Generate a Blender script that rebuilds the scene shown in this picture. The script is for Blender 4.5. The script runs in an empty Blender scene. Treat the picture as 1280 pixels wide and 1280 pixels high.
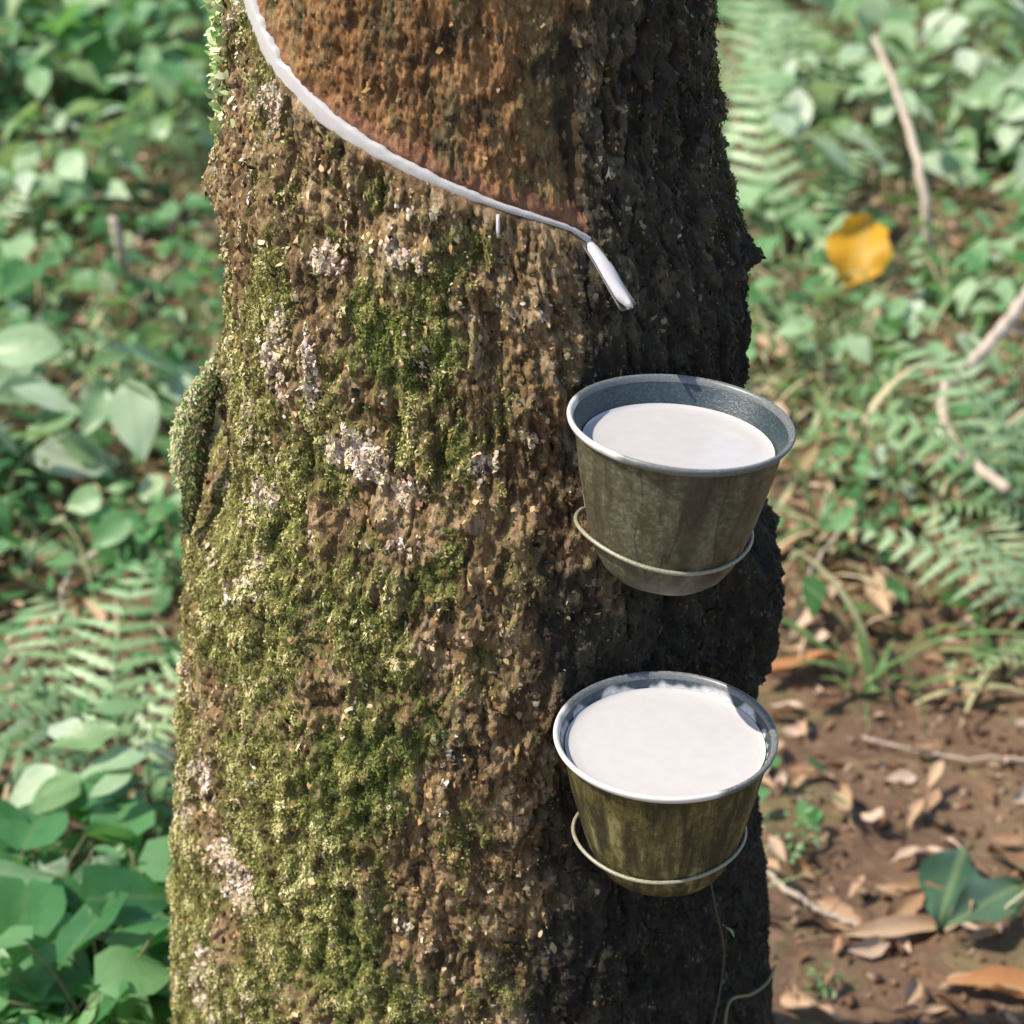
import bpy, math, random
import numpy as np
from mathutils import Vector, Matrix

random.seed(7)
rng = np.random.default_rng(11)
SC = bpy.context.scene
COL = SC.collection
PI = math.pi

# ------------------------------------------------------------------ camera model
FPX, PITCH = 2600.0, math.radians(28.5)
CAM = np.array([0.027, -1.35, 1.50])
FWD = np.array([0, math.cos(PITCH), -math.sin(PITCH)])
UPV = np.array([0, math.sin(PITCH), math.cos(PITCH)])
RGT = np.array([1.0, 0, 0])


def ray(px, py):
    d = FWD + RGT * (px - 640) / FPX + UPV * (640 - py) / FPX
    return d / np.linalg.norm(d)


# ------------------------------------------------------------------ noise
_perm = np.random.default_rng(3).permutation(256)
_perm = np.concatenate([_perm, _perm, _perm])
_grad = np.random.default_rng(4).normal(size=(256, 3))
_grad /= np.linalg.norm(_grad, axis=1)[:, None]


def perlin(p):
    pi = np.floor(p).astype(np.int64)
    pf = p - pi
    u = pf * pf * pf * (pf * (pf * 6 - 15) + 10)
    pi &= 255
    out = 0
    for i in (0, 1):
        wx = u[:, 0] if i else 1 - u[:, 0]
        hx = _perm[(pi[:, 0] + i) & 255]
        for j in (0, 1):
            wy = u[:, 1] if j else 1 - u[:, 1]
            hy = _perm[hx + ((pi[:, 1] + j) & 255)]
            for k in (0, 1):
                wz = u[:, 2] if k else 1 - u[:, 2]
                g = _grad[_perm[hy + ((pi[:, 2] + k) & 255)]]
                d = g[:, 0] * (pf[:, 0] - i) + g[:, 1] * (pf[:, 1] - j) + g[:, 2] * (pf[:, 2] - k)
                out = out + wx * wy * wz * d
    return out * 1.6


def fbm(p, n=4, lac=2.03, gain=0.5):
    a, s = 1.0, 0
    for i in range(n):
        s = s + a * perlin(p + 17.3 * i)
        p = p * lac
        a *= gain
    return s


def worley2(a, b):
    """2-D cells: distance to the nearest and second nearest point and a random value per cell."""
    ia, ib = np.floor(a).astype(np.int64), np.floor(b).astype(np.int64)
    f1 = np.full(a.shape, 9.0)
    f2 = np.full(a.shape, 9.0)
    cid = np.zeros(a.shape)
    for di in (-1, 0, 1):
        for dj in (-1, 0, 1):
            ca, cb = ia + di, ib + dj
            h = _perm[(ca & 255)]
            h1 = _perm[h + (cb & 255)]
            h2 = _perm[h1 + 91 & 511]
            h3 = _perm[h2 + 37 & 511]
            d = np.hypot(ca + h1 / 255 - a, cb + h2 / 255 - b)
            near = d < f1
            f2 = np.where(near, f1, np.minimum(f2, d))
            cid = np.where(near, h3 / 255, cid)
            f1 = np.where(near, d, f1)
    return f1, f2, cid


def sstep(a, b, x):
    t = np.clip((x - a) / (b - a), 0, 1)
    return t * t * (3 - 2 * t)


# ------------------------------------------------------------------ helpers
def lin(r, g, b):
    def c(v):
        v /= 255
        return v / 12.92 if v <= 0.04045 else ((v + 0.055) / 1.055) ** 2.4
    return (c(r), c(g), c(b), 1)


def mesh_np(name, verts, faces, mat=None, smooth=True, attrs=None, loop_total=4):
    verts = np.asarray(verts, dtype=np.float32)
    faces = np.asarray(faces, dtype=np.int32)
    me = bpy.data.meshes.new(name)
    me.vertices.add(len(verts))
    me.vertices.foreach_set('co', verts.ravel())
    n = len(faces)
    k = faces.shape[1]
    me.loops.add(n * k)
    me.loops.foreach_set('vertex_index', faces.ravel())
    me.polygons.add(n)
    me.polygons.foreach_set('loop_start', np.arange(0, n * k, k, dtype=np.int32))
    me.polygons.foreach_set('loop_total', np.full(n, k, dtype=np.int32))
    if smooth:
        me.polygons.foreach_set('use_smooth', np.ones(n, dtype=bool))
    for an, av in (attrs or {}).items():
        av = np.asarray(av, dtype=np.float32)
        if av.ndim == 1:
            at = me.attributes.new(an, 'FLOAT', 'POINT')
            at.data.foreach_set('value', av)
        else:
            at = me.attributes.new(an, 'FLOAT_COLOR', 'POINT')
            at.data.foreach_set('color', np.c_[av, np.ones(len(av))].astype(np.float32).ravel())
    me.update(calc_edges=True)
    if mat:
        me.materials.append(mat)
    return me


def link(name, me, parent=None, **props):
    o = bpy.data.objects.new(name, me)
    COL.objects.link(o)
    if parent:
        o.parent = parent
    for k, v in props.items():
        if v is not None:
            o[k] = v
    return o


class MB:
    """collects quads with float attributes and builds one mesh"""

    def __init__(self):
        self.v, self.f, self.t, self.m, self.n = [], [], [], [], 0

    def add(self, v, f, tint=0.5, mid=None):
        v = np.asarray(v, float)
        self.v.append(v)
        self.f.append(np.asarray(f) + self.n)
        self.t.append(np.full(len(v), tint) if np.isscalar(tint) else np.asarray(tint))
        self.m.append(np.full(len(v), 0.5) if mid is None else mid)
        self.n += len(v)

    def mesh(self, name, mat, smooth=True):
        return mesh_np(name, np.vstack(self.v), np.vstack(self.f), mat, smooth,
                       {'tint': np.concatenate(self.t), 'mid': np.concatenate(self.m)})


def grid_faces(nu, nv, wrap=False):
    i = np.arange(nu - 1)[:, None]
    j = np.arange(nv if wrap else nv - 1)[None, :]
    j2 = (j + 1) % nv
    return np.stack([i * nv + j, (i + 1) * nv + j, (i + 1) * nv + j2, i * nv + j2], -1).reshape(-1, 4)


def tube(pts, rad, ns=8):
    pts = np.asarray(pts, float)
    n = len(pts)
    rad = np.broadcast_to(np.asarray(rad, float), (n,))
    tan = np.gradient(pts, axis=0)
    tan /= np.linalg.norm(tan, axis=1)[:, None] + 1e-12
    ref = np.array([0.0, 0.0, 1.0]) if abs(tan[0][2]) < 0.9 else np.array([1.0, 0, 0])
    out = []
    s = np.cross(tan[0], ref)
    s /= np.linalg.norm(s)
    for i in range(n):
        s = s - tan[i] * s.dot(tan[i])
        s /= np.linalg.norm(s) + 1e-12
        b = np.cross(tan[i], s)
        a = np.linspace(0, 2 * PI, ns, endpoint=False)
        out.append(pts[i] + rad[i] * (np.cos(a)[:, None] * s + np.sin(a)[:, None] * b))
    v = np.vstack(out + [pts[:1], pts[-1:]])
    f = [tuple(x) for x in grid_faces(n, ns, True)]
    for j in range(ns):
        f.append((n * ns, j, (j + 1) % ns, n * ns))
        f.append((n * ns + 1, (n - 1) * ns + (j + 1) % ns, (n - 1) * ns + j, n * ns + 1))
    return v, np.array(f)


def tube_mesh(name, pts, rad, mat, ns=8):
    v, f = tube(pts, rad, ns)
    me = bpy.data.meshes.new(name)
    me.from_pydata([tuple(x) for x in v], [], [tuple(dict.fromkeys(q)) for q in f.tolist()])
    for p in me.polygons:
        p.use_smooth = True
    me.materials.append(mat)
    return me


def smooth_path(pts, n=24):
    pts = np.asarray(pts, float)
    d = np.r_[0, np.cumsum(np.linalg.norm(np.diff(pts, axis=0), axis=1))]
    t = np.linspace(0, d[-1], n)
    # Catmull-Rom through the points
    out = []
    for x in t:
        i = min(max(np.searchsorted(d, x) - 1, 0), len(pts) - 2)
        u = (x - d[i]) / (d[i + 1] - d[i])
        p0, p1, p2, p3 = pts[max(i - 1, 0)], pts[i], pts[i + 1], pts[min(i + 2, len(pts) - 1)]
        out.append(0.5 * ((2 * p1) + (-p0 + p2) * u + (2 * p0 - 5 * p1 + 4 * p2 - p3) * u * u
                          + (-p0 + 3 * p1 - 3 * p2 + p3) * u ** 3))
    return np.array(out)


# ------------------------------------------------------------------ materials
class NT:
    def __init__(self, name):
        self.mat = bpy.data.materials.new(name)
        self.mat.use_nodes = True
        self.t = self.mat.node_tree
        self.t.nodes.clear()
        self.out = self.n('ShaderNodeOutputMaterial')

    def n(self, typ, **kw):
        nd = self.t.nodes.new(typ)
        for k, v in kw.items():
            setattr(nd, k, v)
        return nd

    def put(self, sock, val):
        if isinstance(val, bpy.types.NodeSocket):
            self.t.links.new(val, sock)
        else:
            sock.default_value = val

    def coord(self, scale=(1, 1, 1), space='Object'):
        tc = self.n('ShaderNodeTexCoord')
        mp = self.n('ShaderNodeMapping')
        self.put(mp.inputs[0], tc.outputs[space])
        mp.inputs['Scale'].default_value = scale
        return mp.outputs[0]

    def noise(self, scale, detail=4, rough=0.6, vec=None, dist=0):
        nd = self.n('ShaderNodeTexNoise')
        nd.inputs['Scale'].default_value = scale
        nd.inputs['Detail'].default_value = detail
        nd.inputs['Roughness'].default_value = rough
        nd.inputs['Distortion'].default_value = dist
        if vec is not None:
            self.put(nd.inputs['Vector'], vec)
        return nd.outputs[0]

    def ramp(self, fac, stops, interp='LINEAR'):
        nd = self.n('ShaderNodeValToRGB')
        cr = nd.color_ramp
        cr.interpolation = interp
        while len(cr.elements) < len(stops):
            cr.elements.new(0.5)
        for e, (p, c) in zip(cr.elements, stops):
            e.position = p
            e.color = c if not np.isscalar(c) else (c, c, c, 1)
        self.put(nd.inputs[0], fac)
        return nd.outputs[0]

    def mix(self, fac, a, b, mode='MIX'):
        nd = self.n('ShaderNodeMix', data_type='RGBA', blend_type=mode)
        self.put(nd.inputs[0], fac)
        self.put(nd.inputs[6], a)
        self.put(nd.inputs[7], b)
        return nd.outputs[2]

    def math(self, op, a, b=0.0, c=0.0):
        nd = self.n('ShaderNodeMath', operation=op)
        self.put(nd.inputs[0], a)
        self.put(nd.inputs[1], b)
        self.put(nd.inputs[2], c)
        return nd.outputs[0]

    def attr(self, name, out='Fac'):
        nd = self.n('ShaderNodeAttribute', attribute_name=name)
        return nd.outputs[out]

    def bump(self, h, strength=0.5, dist=0.002):
        nd = self.n('ShaderNodeBump')
        nd.inputs['Strength'].default_value = strength
        nd.inputs['Distance'].default_value = dist
        self.put(nd.inputs['Height'], h)
        return nd.outputs[0]

    def bsdf(self, color, rough=0.7, normal=None, spec=0.5, sss=0, trans=None, tfac=0.3):
        b = self.n('ShaderNodeBsdfPrincipled')
        self.put(b.inputs['Base Color'], color)
        self.put(b.inputs['Roughness'], rough)
        self.put(b.inputs['Specular IOR Level'], spec)
        if sss:
            b.inputs['Subsurface Weight'].default_value = sss
            b.inputs['Subsurface Radius'].default_value = (0.004, 0.003, 0.0025)
            b.inputs['Subsurface Scale'].default_value = 1.0
        if normal is not None:
            self.put(b.inputs['Normal'], normal)
        sh = b.outputs[0]
        if trans is not None:
            t = self.n('ShaderNodeBsdfTranslucent')
            self.put(t.inputs[0], trans)
            m = self.n('ShaderNodeMixShader')
            m.inputs[0].default_value = tfac
            self.t.links.new(sh, m.inputs[1])
            self.t.links.new(t.outputs[0], m.inputs[2])
            sh = m.outputs[0]
        self.t.links.new(sh, self.out.inputs[0])
        return self.mat


def leaf_material(name, stops, rough=0.38, tcol=(0.12, 0.2, 0.03, 1), tfac=0.25, vein=0.25, spec=0.5):
    m = NT(name)
    tint = m.attr('tint')
    rnd = m.n('ShaderNodeObjectInfo').outputs['Random']
    f = m.math('ADD', m.math('MULTIPLY', tint, 0.65), m.math('MULTIPLY', rnd, 0.35))
    nz = m.noise(60, 3, 0.6, m.coord())
    f = m.math('ADD', f, m.math('MULTIPLY', m.math('SUBTRACT', nz, 0.5), 0.25))
    col = m.ramp(f, stops)
    mid = m.attr('mid')
    rib = m.ramp(mid, [(0.0, 1.0), (0.07, 0.7), (0.13, 0.0)])
    col = m.mix(m.math('MULTIPLY', rib, vein), col, (0.25, 0.32, 0.14, 1))
    blot = m.ramp(m.noise(25, 4, 0.7, m.coord()), [(0.66, 0.0), (0.74, 1.0)])
    col = m.mix(m.math('MULTIPLY', blot, 0.5), col, (0.13, 0.09, 0.04, 1))
    bm = m.bump(m.noise(120, 2, 0.5, m.coord()), 0.3, 0.003)
    return m.bsdf(col, rough, bm, spec, trans=tcol, tfac=tfac)


def build_materials():
    M = {}
    M['broad'] = leaf_material('broad_leaf', [(0.1, (0.03, 0.115, 0.036, 1)), (0.4, (0.08, 0.235, 0.08, 1)),
                                              (0.72, (0.19, 0.36, 0.155, 1)), (1, (0.4, 0.47, 0.27, 1))], 0.43,
                               (0.2, 0.46, 0.09, 1), 0.38, 0.25, 0.42)
    M['pale'] = leaf_material('pale_leaf', [(0.1, (0.13, 0.23, 0.08, 1)), (0.5, (0.25, 0.41, 0.2, 1)),
                                            (1, (0.58, 0.64, 0.5, 1))], 0.4, (0.3, 0.44, 0.13, 1), 0.36)
    M['fern'] = leaf_material('fern_leaf', [(0.1, (0.16, 0.28, 0.09, 1)), (0.5, (0.32, 0.47, 0.23, 1)),
                                            (1, (0.54, 0.64, 0.4, 1))], 0.4, (0.26, 0.42, 0.12, 1), 0.33, 0.3)
    M['grass'] = leaf_material('grass_blade', [(0.1, (0.08, 0.18, 0.05, 1)), (0.5, (0.17, 0.28, 0.09, 1)),
                                               (0.8, (0.38, 0.38, 0.18, 1)), (1, (0.62, 0.5, 0.31, 1))], 0.45,
                               (0.16, 0.24, 0.05, 1), 0.3, 0.3)
    M['dead'] = leaf_material('dead_leaf', [(0.05, (0.12, 0.06, 0.03, 1)), (0.35, (0.28, 0.16, 0.085, 1)),
                                            (0.65, (0.46, 0.31, 0.2, 1)), (1, (0.62, 0.48, 0.38, 1))], 0.6,
                              (0.3, 0.15, 0.05, 1), 0.12, 0.35, 0.35)
    M['orange'] = leaf_material('orange_leaf', [(0, (0.3, 0.12, 0.04, 1)), (1, (0.42, 0.2, 0.08, 1))], 0.6,
                                (0.3, 0.15, 0.05, 1), 0.1, 0.4, 0.35)
    M['yellow'] = leaf_material('yellow_leaf', [(0.1, (0.5, 0.25, 0.015, 1)), (1, (0.66, 0.38, 0.03, 1))], 0.5,
                                (0.7, 0.38, 0.02, 1), 0.3, 0.3, 0.35)
    M['fallen'] = leaf_material('fallen_leaf', [(0.1, (0.05, 0.11, 0.055, 1)), (1, (0.1, 0.17, 0.09, 1))], 0.33,
                                (0.1, 0.2, 0.05, 1), 0.15, 0.5)
    m = NT('stem')
    M['stem'] = m.bsdf(m.ramp(m.noise(40, 3), [(0.3, (0.10, 0.13, 0.05, 1)), (0.7, (0.2, 0.16, 0.08, 1))]), 0.6)
    m = NT('dark_stem')
    M['dark_stem'] = m.bsdf((0.075, 0.07, 0.04, 1), 0.7)
    m = NT('twig')
    M['twig'] = m.bsdf(m.ramp(m.noise(50, 5, 0.7), [(0.3, (0.3, 0.23, 0.16, 1)), (0.7, (0.66, 0.56, 0.46, 1))]), 0.8,
                       m.bump(m.noise(200, 3), 0.5, 0.002))
    # soil
    m = NT('soil')
    a = m.noise(5, 6, 0.65)
    col = m.ramp(a, [(0.3, (0.11, 0.068, 0.042, 1)), (0.5, (0.19, 0.12, 0.075, 1)), (0.7, (0.3, 0.2, 0.13, 1))])
    b = m.noise(70, 5, 0.7)
    col = m.mix(0.55, col, m.ramp(b, [(0.3, (0.05, 0.028, 0.018, 1)), (0.5, (0.17, 0.1, 0.06, 1)), (0.75, (0.34, 0.22, 0.14, 1))]))
    col = m.mix(m.math('MULTIPLY', m.ramp(m.noise(9, 4, 0.6), [(0.5, 0.0), (0.66, 1.0)]), 0.5), col, (0.17, 0.16, 0.07, 1))
    M['soil'] = m.bsdf(col, 0.9, m.bump(m.math('ADD', b, m.noise(220, 3)), 0.8, 0.006), 0.25)
    m = NT('crumb')
    M['crumb'] = m.bsdf(m.ramp(m.attr('tint'), [(0, (0.06, 0.032, 0.02, 1)), (0.6, (0.17, 0.095, 0.055, 1)), (1, (0.34, 0.24, 0.17, 1))]), 0.9,
                        m.bump(m.noise(300, 3), 0.6, 0.002), 0.25)

    # bark
    m = NT('bark')
    fl = m.attr('flake')
    v1 = m.coord((1, 1, 0.45))
    n1 = m.noise(55, 6, 0.72, v1, 0.6)
    n2 = m.noise(190, 5, 0.75, v1, 0.5)
    base = m.ramp(m.math('ADD', m.math('MULTIPLY', n1, 0.6), m.math('MULTIPLY', fl, 0.4)),
                  [(0.28, (0.05, 0.032, 0.017, 1)), (0.4, (0.16, 0.096, 0.042, 1)), (0.52, (0.31, 0.195, 0.09, 1)),
                   (0.7, (0.54, 0.39, 0.23, 1))])
    base = m.mix(m.ramp(n2, [(0.35, 0.75), (0.6, 0.0)]), base, (0.045, 0.032, 0.018, 1))
    base = m.mix(m.ramp(n2, [(0.6, 0.0), (0.78, 0.6)]), base, (0.36, 0.26, 0.16, 1))
    mossc = m.ramp(m.noise(38, 5, 0.7), [(0.3, (0.05, 0.06, 0.014, 1)), (0.5, (0.13, 0.14, 0.03, 1)), (0.7, (0.3, 0.28, 0.09, 1))])
    mm = m.math('ADD', m.attr('moss'), m.math('MULTIPLY', m.math('SUBTRACT', n2, 0.5), 1.6))
    base = m.mix(m.ramp(mm, [(0.38, 0.0), (0.62, 0.9)]), base, mossc)
    lm = m.math('ADD', m.attr('lichen'), m.math('MULTIPLY', m.math('SUBTRACT', n2, 0.5), 1.8))
    base = m.mix(m.ramp(lm, [(0.45, 0.0), (0.62, 0.9)]), base,
                 m.ramp(n1, [(0.35, (0.36, 0.25, 0.18, 1)), (0.65, (0.6, 0.5, 0.42, 1))]))
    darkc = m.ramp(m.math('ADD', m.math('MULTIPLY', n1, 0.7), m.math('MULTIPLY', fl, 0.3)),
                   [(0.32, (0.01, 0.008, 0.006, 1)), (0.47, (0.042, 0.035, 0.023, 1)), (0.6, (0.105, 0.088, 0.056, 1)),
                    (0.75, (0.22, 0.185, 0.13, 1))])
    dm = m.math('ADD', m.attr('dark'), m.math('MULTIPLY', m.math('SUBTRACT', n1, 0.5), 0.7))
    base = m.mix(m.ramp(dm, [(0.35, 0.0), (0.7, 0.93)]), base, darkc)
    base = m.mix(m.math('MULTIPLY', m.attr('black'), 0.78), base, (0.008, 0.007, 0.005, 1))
    hb = m.math('ADD', m.noise(420, 4, 0.7, v1), m.math('MULTIPLY', n2, 1.5))
    M['bark'] = m.bsdf(base, 0.85, m.bump(hb, 0.9, 0.0025), 0.3)
    # shaved panel
    m = NT('shaved_bark')
    v1 = m.coord((1, 1, 0.6))
    n1 = m.noise(26, 6, 0.75, v1, 0.8)
    n2 = m.noise(120, 6, 0.75, v1, 0.6)
    base = m.ramp(m.math('ADD', m.math('MULTIPLY', n1, 0.55), m.math('MULTIPLY', n2, 0.45)),
                  [(0.36, (0.016, 0.012, 0.008, 1)), (0.44, (0.085, 0.048, 0.02, 1)), (0.52, (0.25, 0.12, 0.042, 1)),
                   (0.61, (0.46, 0.27, 0.12, 1))])
    base = m.mix(m.ramp(m.noise(14, 4, 0.7), [(0.47, 0.0), (0.58, 0.8)]), base, m.ramp(n2, [(0.38, (0.035, 0.03, 0.014, 1)), (0.6, (0.2, 0.165, 0.07, 1))]))
    dm = m.math('ADD', m.attr('dark'), m.math('MULTIPLY', m.math('SUBTRACT', n1, 0.5), 0.9))
    base = m.mix(m.ramp(dm, [(0.35, 0.0), (0.7, 0.85)]), base, (0.022, 0.018, 0.012, 1))
    base = m.mix(m.math('MULTIPLY', m.attr('fresh'), 0.75), base,
                 m.ramp(n2, [(0.35, (0.15, 0.06, 0.03, 1)), (0.65, (0.36, 0.17, 0.1, 1))]))
    M['panel'] = m.bsdf(base, 0.75, m.bump(m.math('ADD', n2, m.noise(380, 3)), 0.8, 0.002), 0.3)
    # small growth on the bark: colour per leaflet
    for nm, tr in (('moss', 0.25), ('flake', 0.0), ('lichen', 0.1)):
        m = NT(nm)
        c = m.attr('col', 'Color')
        if tr:
            M[nm] = m.bsdf(c, 0.75, None, 0.25, trans=c, tfac=tr)
        else:
            M[nm] = m.bsdf(c, 0.85, None, 0.25)
    # latex
    m = NT('latex')
    c = m.ramp(m.noise(14, 2, .4), [(0.3, (0.445, 0.427, 0.42, 1)), (0.7, (0.465, 0.45, 0.446, 1))])
    M['latex'] = m.bsdf(c, 0.14, None, 0.5)
    m = NT('dry_latex')
    c = m.ramp(m.noise(90, 5, 0.7), [(0.25, (0.3, 0.26, 0.24, 1)), (0.46, (0.56, 0.54, 0.535, 1))])
    M['dry_latex'] = m.bsdf(c, 0.4, m.bump(m.noise(90, 2), 0.2, 0.002), 0.5)
    # cups
    for nm, hue in (('cup_upper', 0), ('cup_lower', 1)):
        m = NT(nm)
        st = m.noise(95 if hue else 60, 4, 0.65, m.coord((1, 1, 0.07)))
        bl = m.noise(30, 5, 0.7)
        if hue == 0:
            c = m.ramp(bl, [(0.3, (0.042, 0.039, 0.023, 1)), (0.52, (0.095, 0.088, 0.05, 1)), (0.72, (0.19, 0.175, 0.115, 1))])
            c = m.mix(m.ramp(st, [(0.5, 0.0), (0.62, 0.8)]), c, (0.035, 0.03, 0.016, 1))
            c = m.mix(m.ramp(st, [(0.32, 0.55), (0.42, 0.0)]), c, (0.2, 0.185, 0.12, 1))
        else:
            c = m.ramp(bl, [(0.3, (0.042, 0.035, 0.011, 1)), (0.55, (0.1, 0.083, 0.025, 1)), (0.75, (0.18, 0.145, 0.045, 1))])
            c = m.mix(m.ramp(st, [(0.47, 0.0), (0.56, 0.92)]), c, (0.022, 0.02, 0.01, 1))
            c = m.mix(m.ramp(st, [(0.34, 0.75), (0.43, 0.0)]), c, (0.25, 0.22, 0.1, 1))
        ck = m.noise(16, 3, 0.6, m.coord((1, 1, 0.16)), 0.4)
        ck = m.ramp(ck, [(0.488, 0.0), (0.499, 1.0), (0.501, 1.0), (0.512, 0.0)])
        c = m.mix(m.math('MULTIPLY', ck, 0.75), c, (0.02, 0.017, 0.01, 1))
        dirt = m.ramp(m.noise(11, 5, 0.7), [(0.5, 0.0), (0.64, 0.7)])
        c = m.mix(dirt, c, (0.045, 0.04, 0.018, 1))
        sp = m.ramp(m.noise(160, 4, 0.7), [(0.62, 0.0), (0.72, 0.7)])
        c = m.mix(sp, c, (0.26, 0.24, 0.17, 1))
        M[nm] = m.bsdf(c, m.ramp(bl, [(0.3, 0.35), (0.7, 0.6)]), m.bump(m.noise(140, 5), 0.35, 0.002), 0.4)
    m = NT('cup_inside')
    bl = m.noise(55, 5, 0.7)
    c = m.ramp(bl, [(0.3, (0.015, 0.024, 0.029, 1)), (0.55, (0.032, 0.05, 0.058, 1)), (0.75, (0.085, 0.108, 0.12, 1))])
    c = m.mix(m.attr('res_glint'), c, m.ramp(m.noise(70, 3), [(0.35, (0.42, 0.41, 0.41, 1)), (0.6, (0.56, 0.55, 0.55, 1))]))
    M['cup_inside'] = m.bsdf(c, 0.34, m.bump(bl, 0.3, 0.002), 0.5)
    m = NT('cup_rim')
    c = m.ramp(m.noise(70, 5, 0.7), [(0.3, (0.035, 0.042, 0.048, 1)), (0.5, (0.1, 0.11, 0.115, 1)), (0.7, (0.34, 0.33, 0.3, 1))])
    c = m.mix(m.attr('res_glint'), c, (0.6, 0.58, 0.56, 1))  # white on the rim: dried latex, with the sun glint painted in
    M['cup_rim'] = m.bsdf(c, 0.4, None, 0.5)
    m = NT('wire')
    c = m.ramp(m.noise(90, 4), [(0.35, (0.09, 0.08, 0.05, 1)), (0.6, (0.34, 0.32, 0.22, 1))])
    M['wire'] = m.bsdf(c, 0.4, None, 0.6)
    m = NT('spout_metal')
    c = m.ramp(m.noise(120, 5), [(0.35, (0.05, 0.05, 0.048, 1)), (0.65, (0.24, 0.23, 0.22, 1))])
    b = m.bsdf(c, 0.4, None, 0.6)
    M['spout'] = b
    return M


M = build_materials()

# ------------------------------------------------------------------ trunk base profile
# silhouette of the trunk: row, left edge, right edge (photo pixels)
SIL = [(-120, 272, 888), (0, 269, 888), (100, 271, 893), (180, 266, 905), (240, 264, 922), (300, 268, 940), (400, 266, 945),
       (480, 268, 945), (560, 258, 947), (620, 242, 949), (680, 228, 950), (780, 222, 949), (840, 221, 947), (900, 222, 950),
       (1000, 221, 955), (1100, 215, 962), (1200, 209, 968), (1280, 205, 973), (1400, 198, 980)]
prof = []
for (py, xl, xr) in SIL:
    az = []
    for x in (xl, xr):
        d = ray(x, py)
        az.append(math.atan2(d[0], d[1]))
    half = (az[1] - az[0]) / 2
    mid = (az[1] + az[0]) / 2
    D = 1.35
    R = D * math.cos(0) * math.sin(half)
    hd = D * math.cos(half)
    d = ray((xl + xr) / 2, py)
    z = CAM[2] + d[2] / math.hypot(d[0], d[1]) * hd
    prof.append((z, CAM[0] + D * math.tan(mid), R))
prof = sorted(prof)
PZ = np.array([-0.3, 0.0, 0.15] + [p[0] for p in prof] + [2.0, 4.5])
PC = np.array([prof[0][1]] * 3 + [p[1] for p in prof] + [prof[-1][1]] * 2)
PR = np.array([prof[0][2] + 0.09, prof[0][2] + 0.035, prof[0][2] + 0.012] + [p[2] for p in prof] + [prof[-1][2] - 0.01, prof[-1][2] - 0.03])

PR = PR - 0.0055          # the relief of the bark stands this far above the mean surface


def smooth_tab(z, tab):
    k = np.linspace(-0.03, 0.03, 7)
    return sum(np.interp(z + d, PZ, tab) for d in k) / 7


def base_c(z):
    return smooth_tab(z, PC)


def base_r(z):
    return smooth_tab(z, PR)


def trunk_hit(px, py):
    """(theta, z) where the line of sight meets the undisplaced trunk"""
    d = ray(px, py)
    t = np.linspace(0.8, 2.2, 2800)
    p = CAM + t[:, None] * d
    g = np.hypot(p[:, 0] - base_c(p[:, 2]), p[:, 1]) - base_r(p[:, 2])
    i = np.argmax(g < 0) if (g < 0).any() else np.argmin(g)
    q = p[i]
    return math.atan2(q[0] - base_c(q[2]), -q[1]), q[2]


def trunk_pt(th, z, off=0.0):
    r = base_r(np.asarray(z)) + off
    return np.stack([base_c(np.asarray(z)) + r * np.sin(th), -r * np.cos(th), np.asarray(z) + 0 * r], -1)


# tapping cut, from photo pixels to (theta, z)
CUT_PX = [(292, -40), (306, 0), (322, 45), (348, 92), (385, 133), (425, 165), (470, 192), (520, 218), (575, 242), (630, 262),
          (680, 277), (715, 288), (738, 302)]
CUT = np.array([trunk_hit(*p) for p in CUT_PX])
o_ = np.argsort(CUT[:, 0])
CUT = CUT[o_]


def cut_z(th):
    e = (CUT[1, 1] - CUT[0, 1]) / (CUT[1, 0] - CUT[0, 0])
    z = np.interp(th, CUT[:, 0], CUT[:, 1])
    return np.where(th < CUT[0, 0], CUT[0, 1] + e * (th - CUT[0, 0]), z)


TH_R = CUT[-1, 0]          # right border of the shaved panel

# ------------------------------------------------------------------ trunk grid
NTH_F, NTH_B, NZ_F = 800, 120, 860
th = np.r_[np.linspace(-2.05, 2.05, NTH_F), np.linspace(2.05, 2 * PI - 2.05, NTH_B)[1:-1]]
zz = np.r_[np.linspace(-0.25, 0.36, 60)[:-1], np.linspace(0.36, 1.29, NZ_F), np.linspace(1.29, 4.5, 90)[1:]]
TH, ZZ = np.meshgrid(th, zz)           # rows = z
sh = TH.shape
t, z = TH.ravel(), ZZ.ravel()
Rb, Cb = base_r(z), base_c(z)
P3 = np.stack([np.sin(t) * 0.2, -np.cos(t) * 0.2, z], -1)
arc = np.where(t > PI, t - 2 * PI, t) * 0.2

warp = perlin(P3 * 30) * 0.006
lump = fbm(P3 * np.array([7, 7, 4]), 3)
med = fbm(P3 * np.array([30, 30, 14]) + 5, 4, gain=0.6)
rid = 1 - np.abs(perlin(P3 * np.array([34, 34, 9]) + 9 + 0.5 * med[:, None])) * 2.4
fis = np.clip(rid, 0, 1) ** 5
f1, f2, cid = worley2((arc + warp) * 85, (z + warp * 1.5) * 48)
g1, g2, cid2 = worley2((arc + warp * 0.7) * 210 + 7, (z - warp) * 130 + 3)
edge = sstep(0.0, 0.25, f2 - f1)
fine = fbm(P3 * np.array([170, 170, 110]), 3, gain=0.65)
pit = np.clip(perlin(P3 * np.array([90, 90, 60]) + 31) - 0.25, 0, 1)

tw = np.where(t > PI, t - 2 * PI, t)
cz = cut_z(tw)
inpanel = ((z > cz) & (tw < TH_R) & (tw > -1.9)).astype(float)
dist_cut = z - cz
pan = sstep(0.0, 0.004, dist_cut) * sstep(0.0, 0.03, TH_R - tw) * sstep(-1.9, -1.8, tw)
near = np.exp(-(dist_cut / 0.010) ** 2) * (tw < TH_R + 0.03) * (tw > -1.9)

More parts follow.
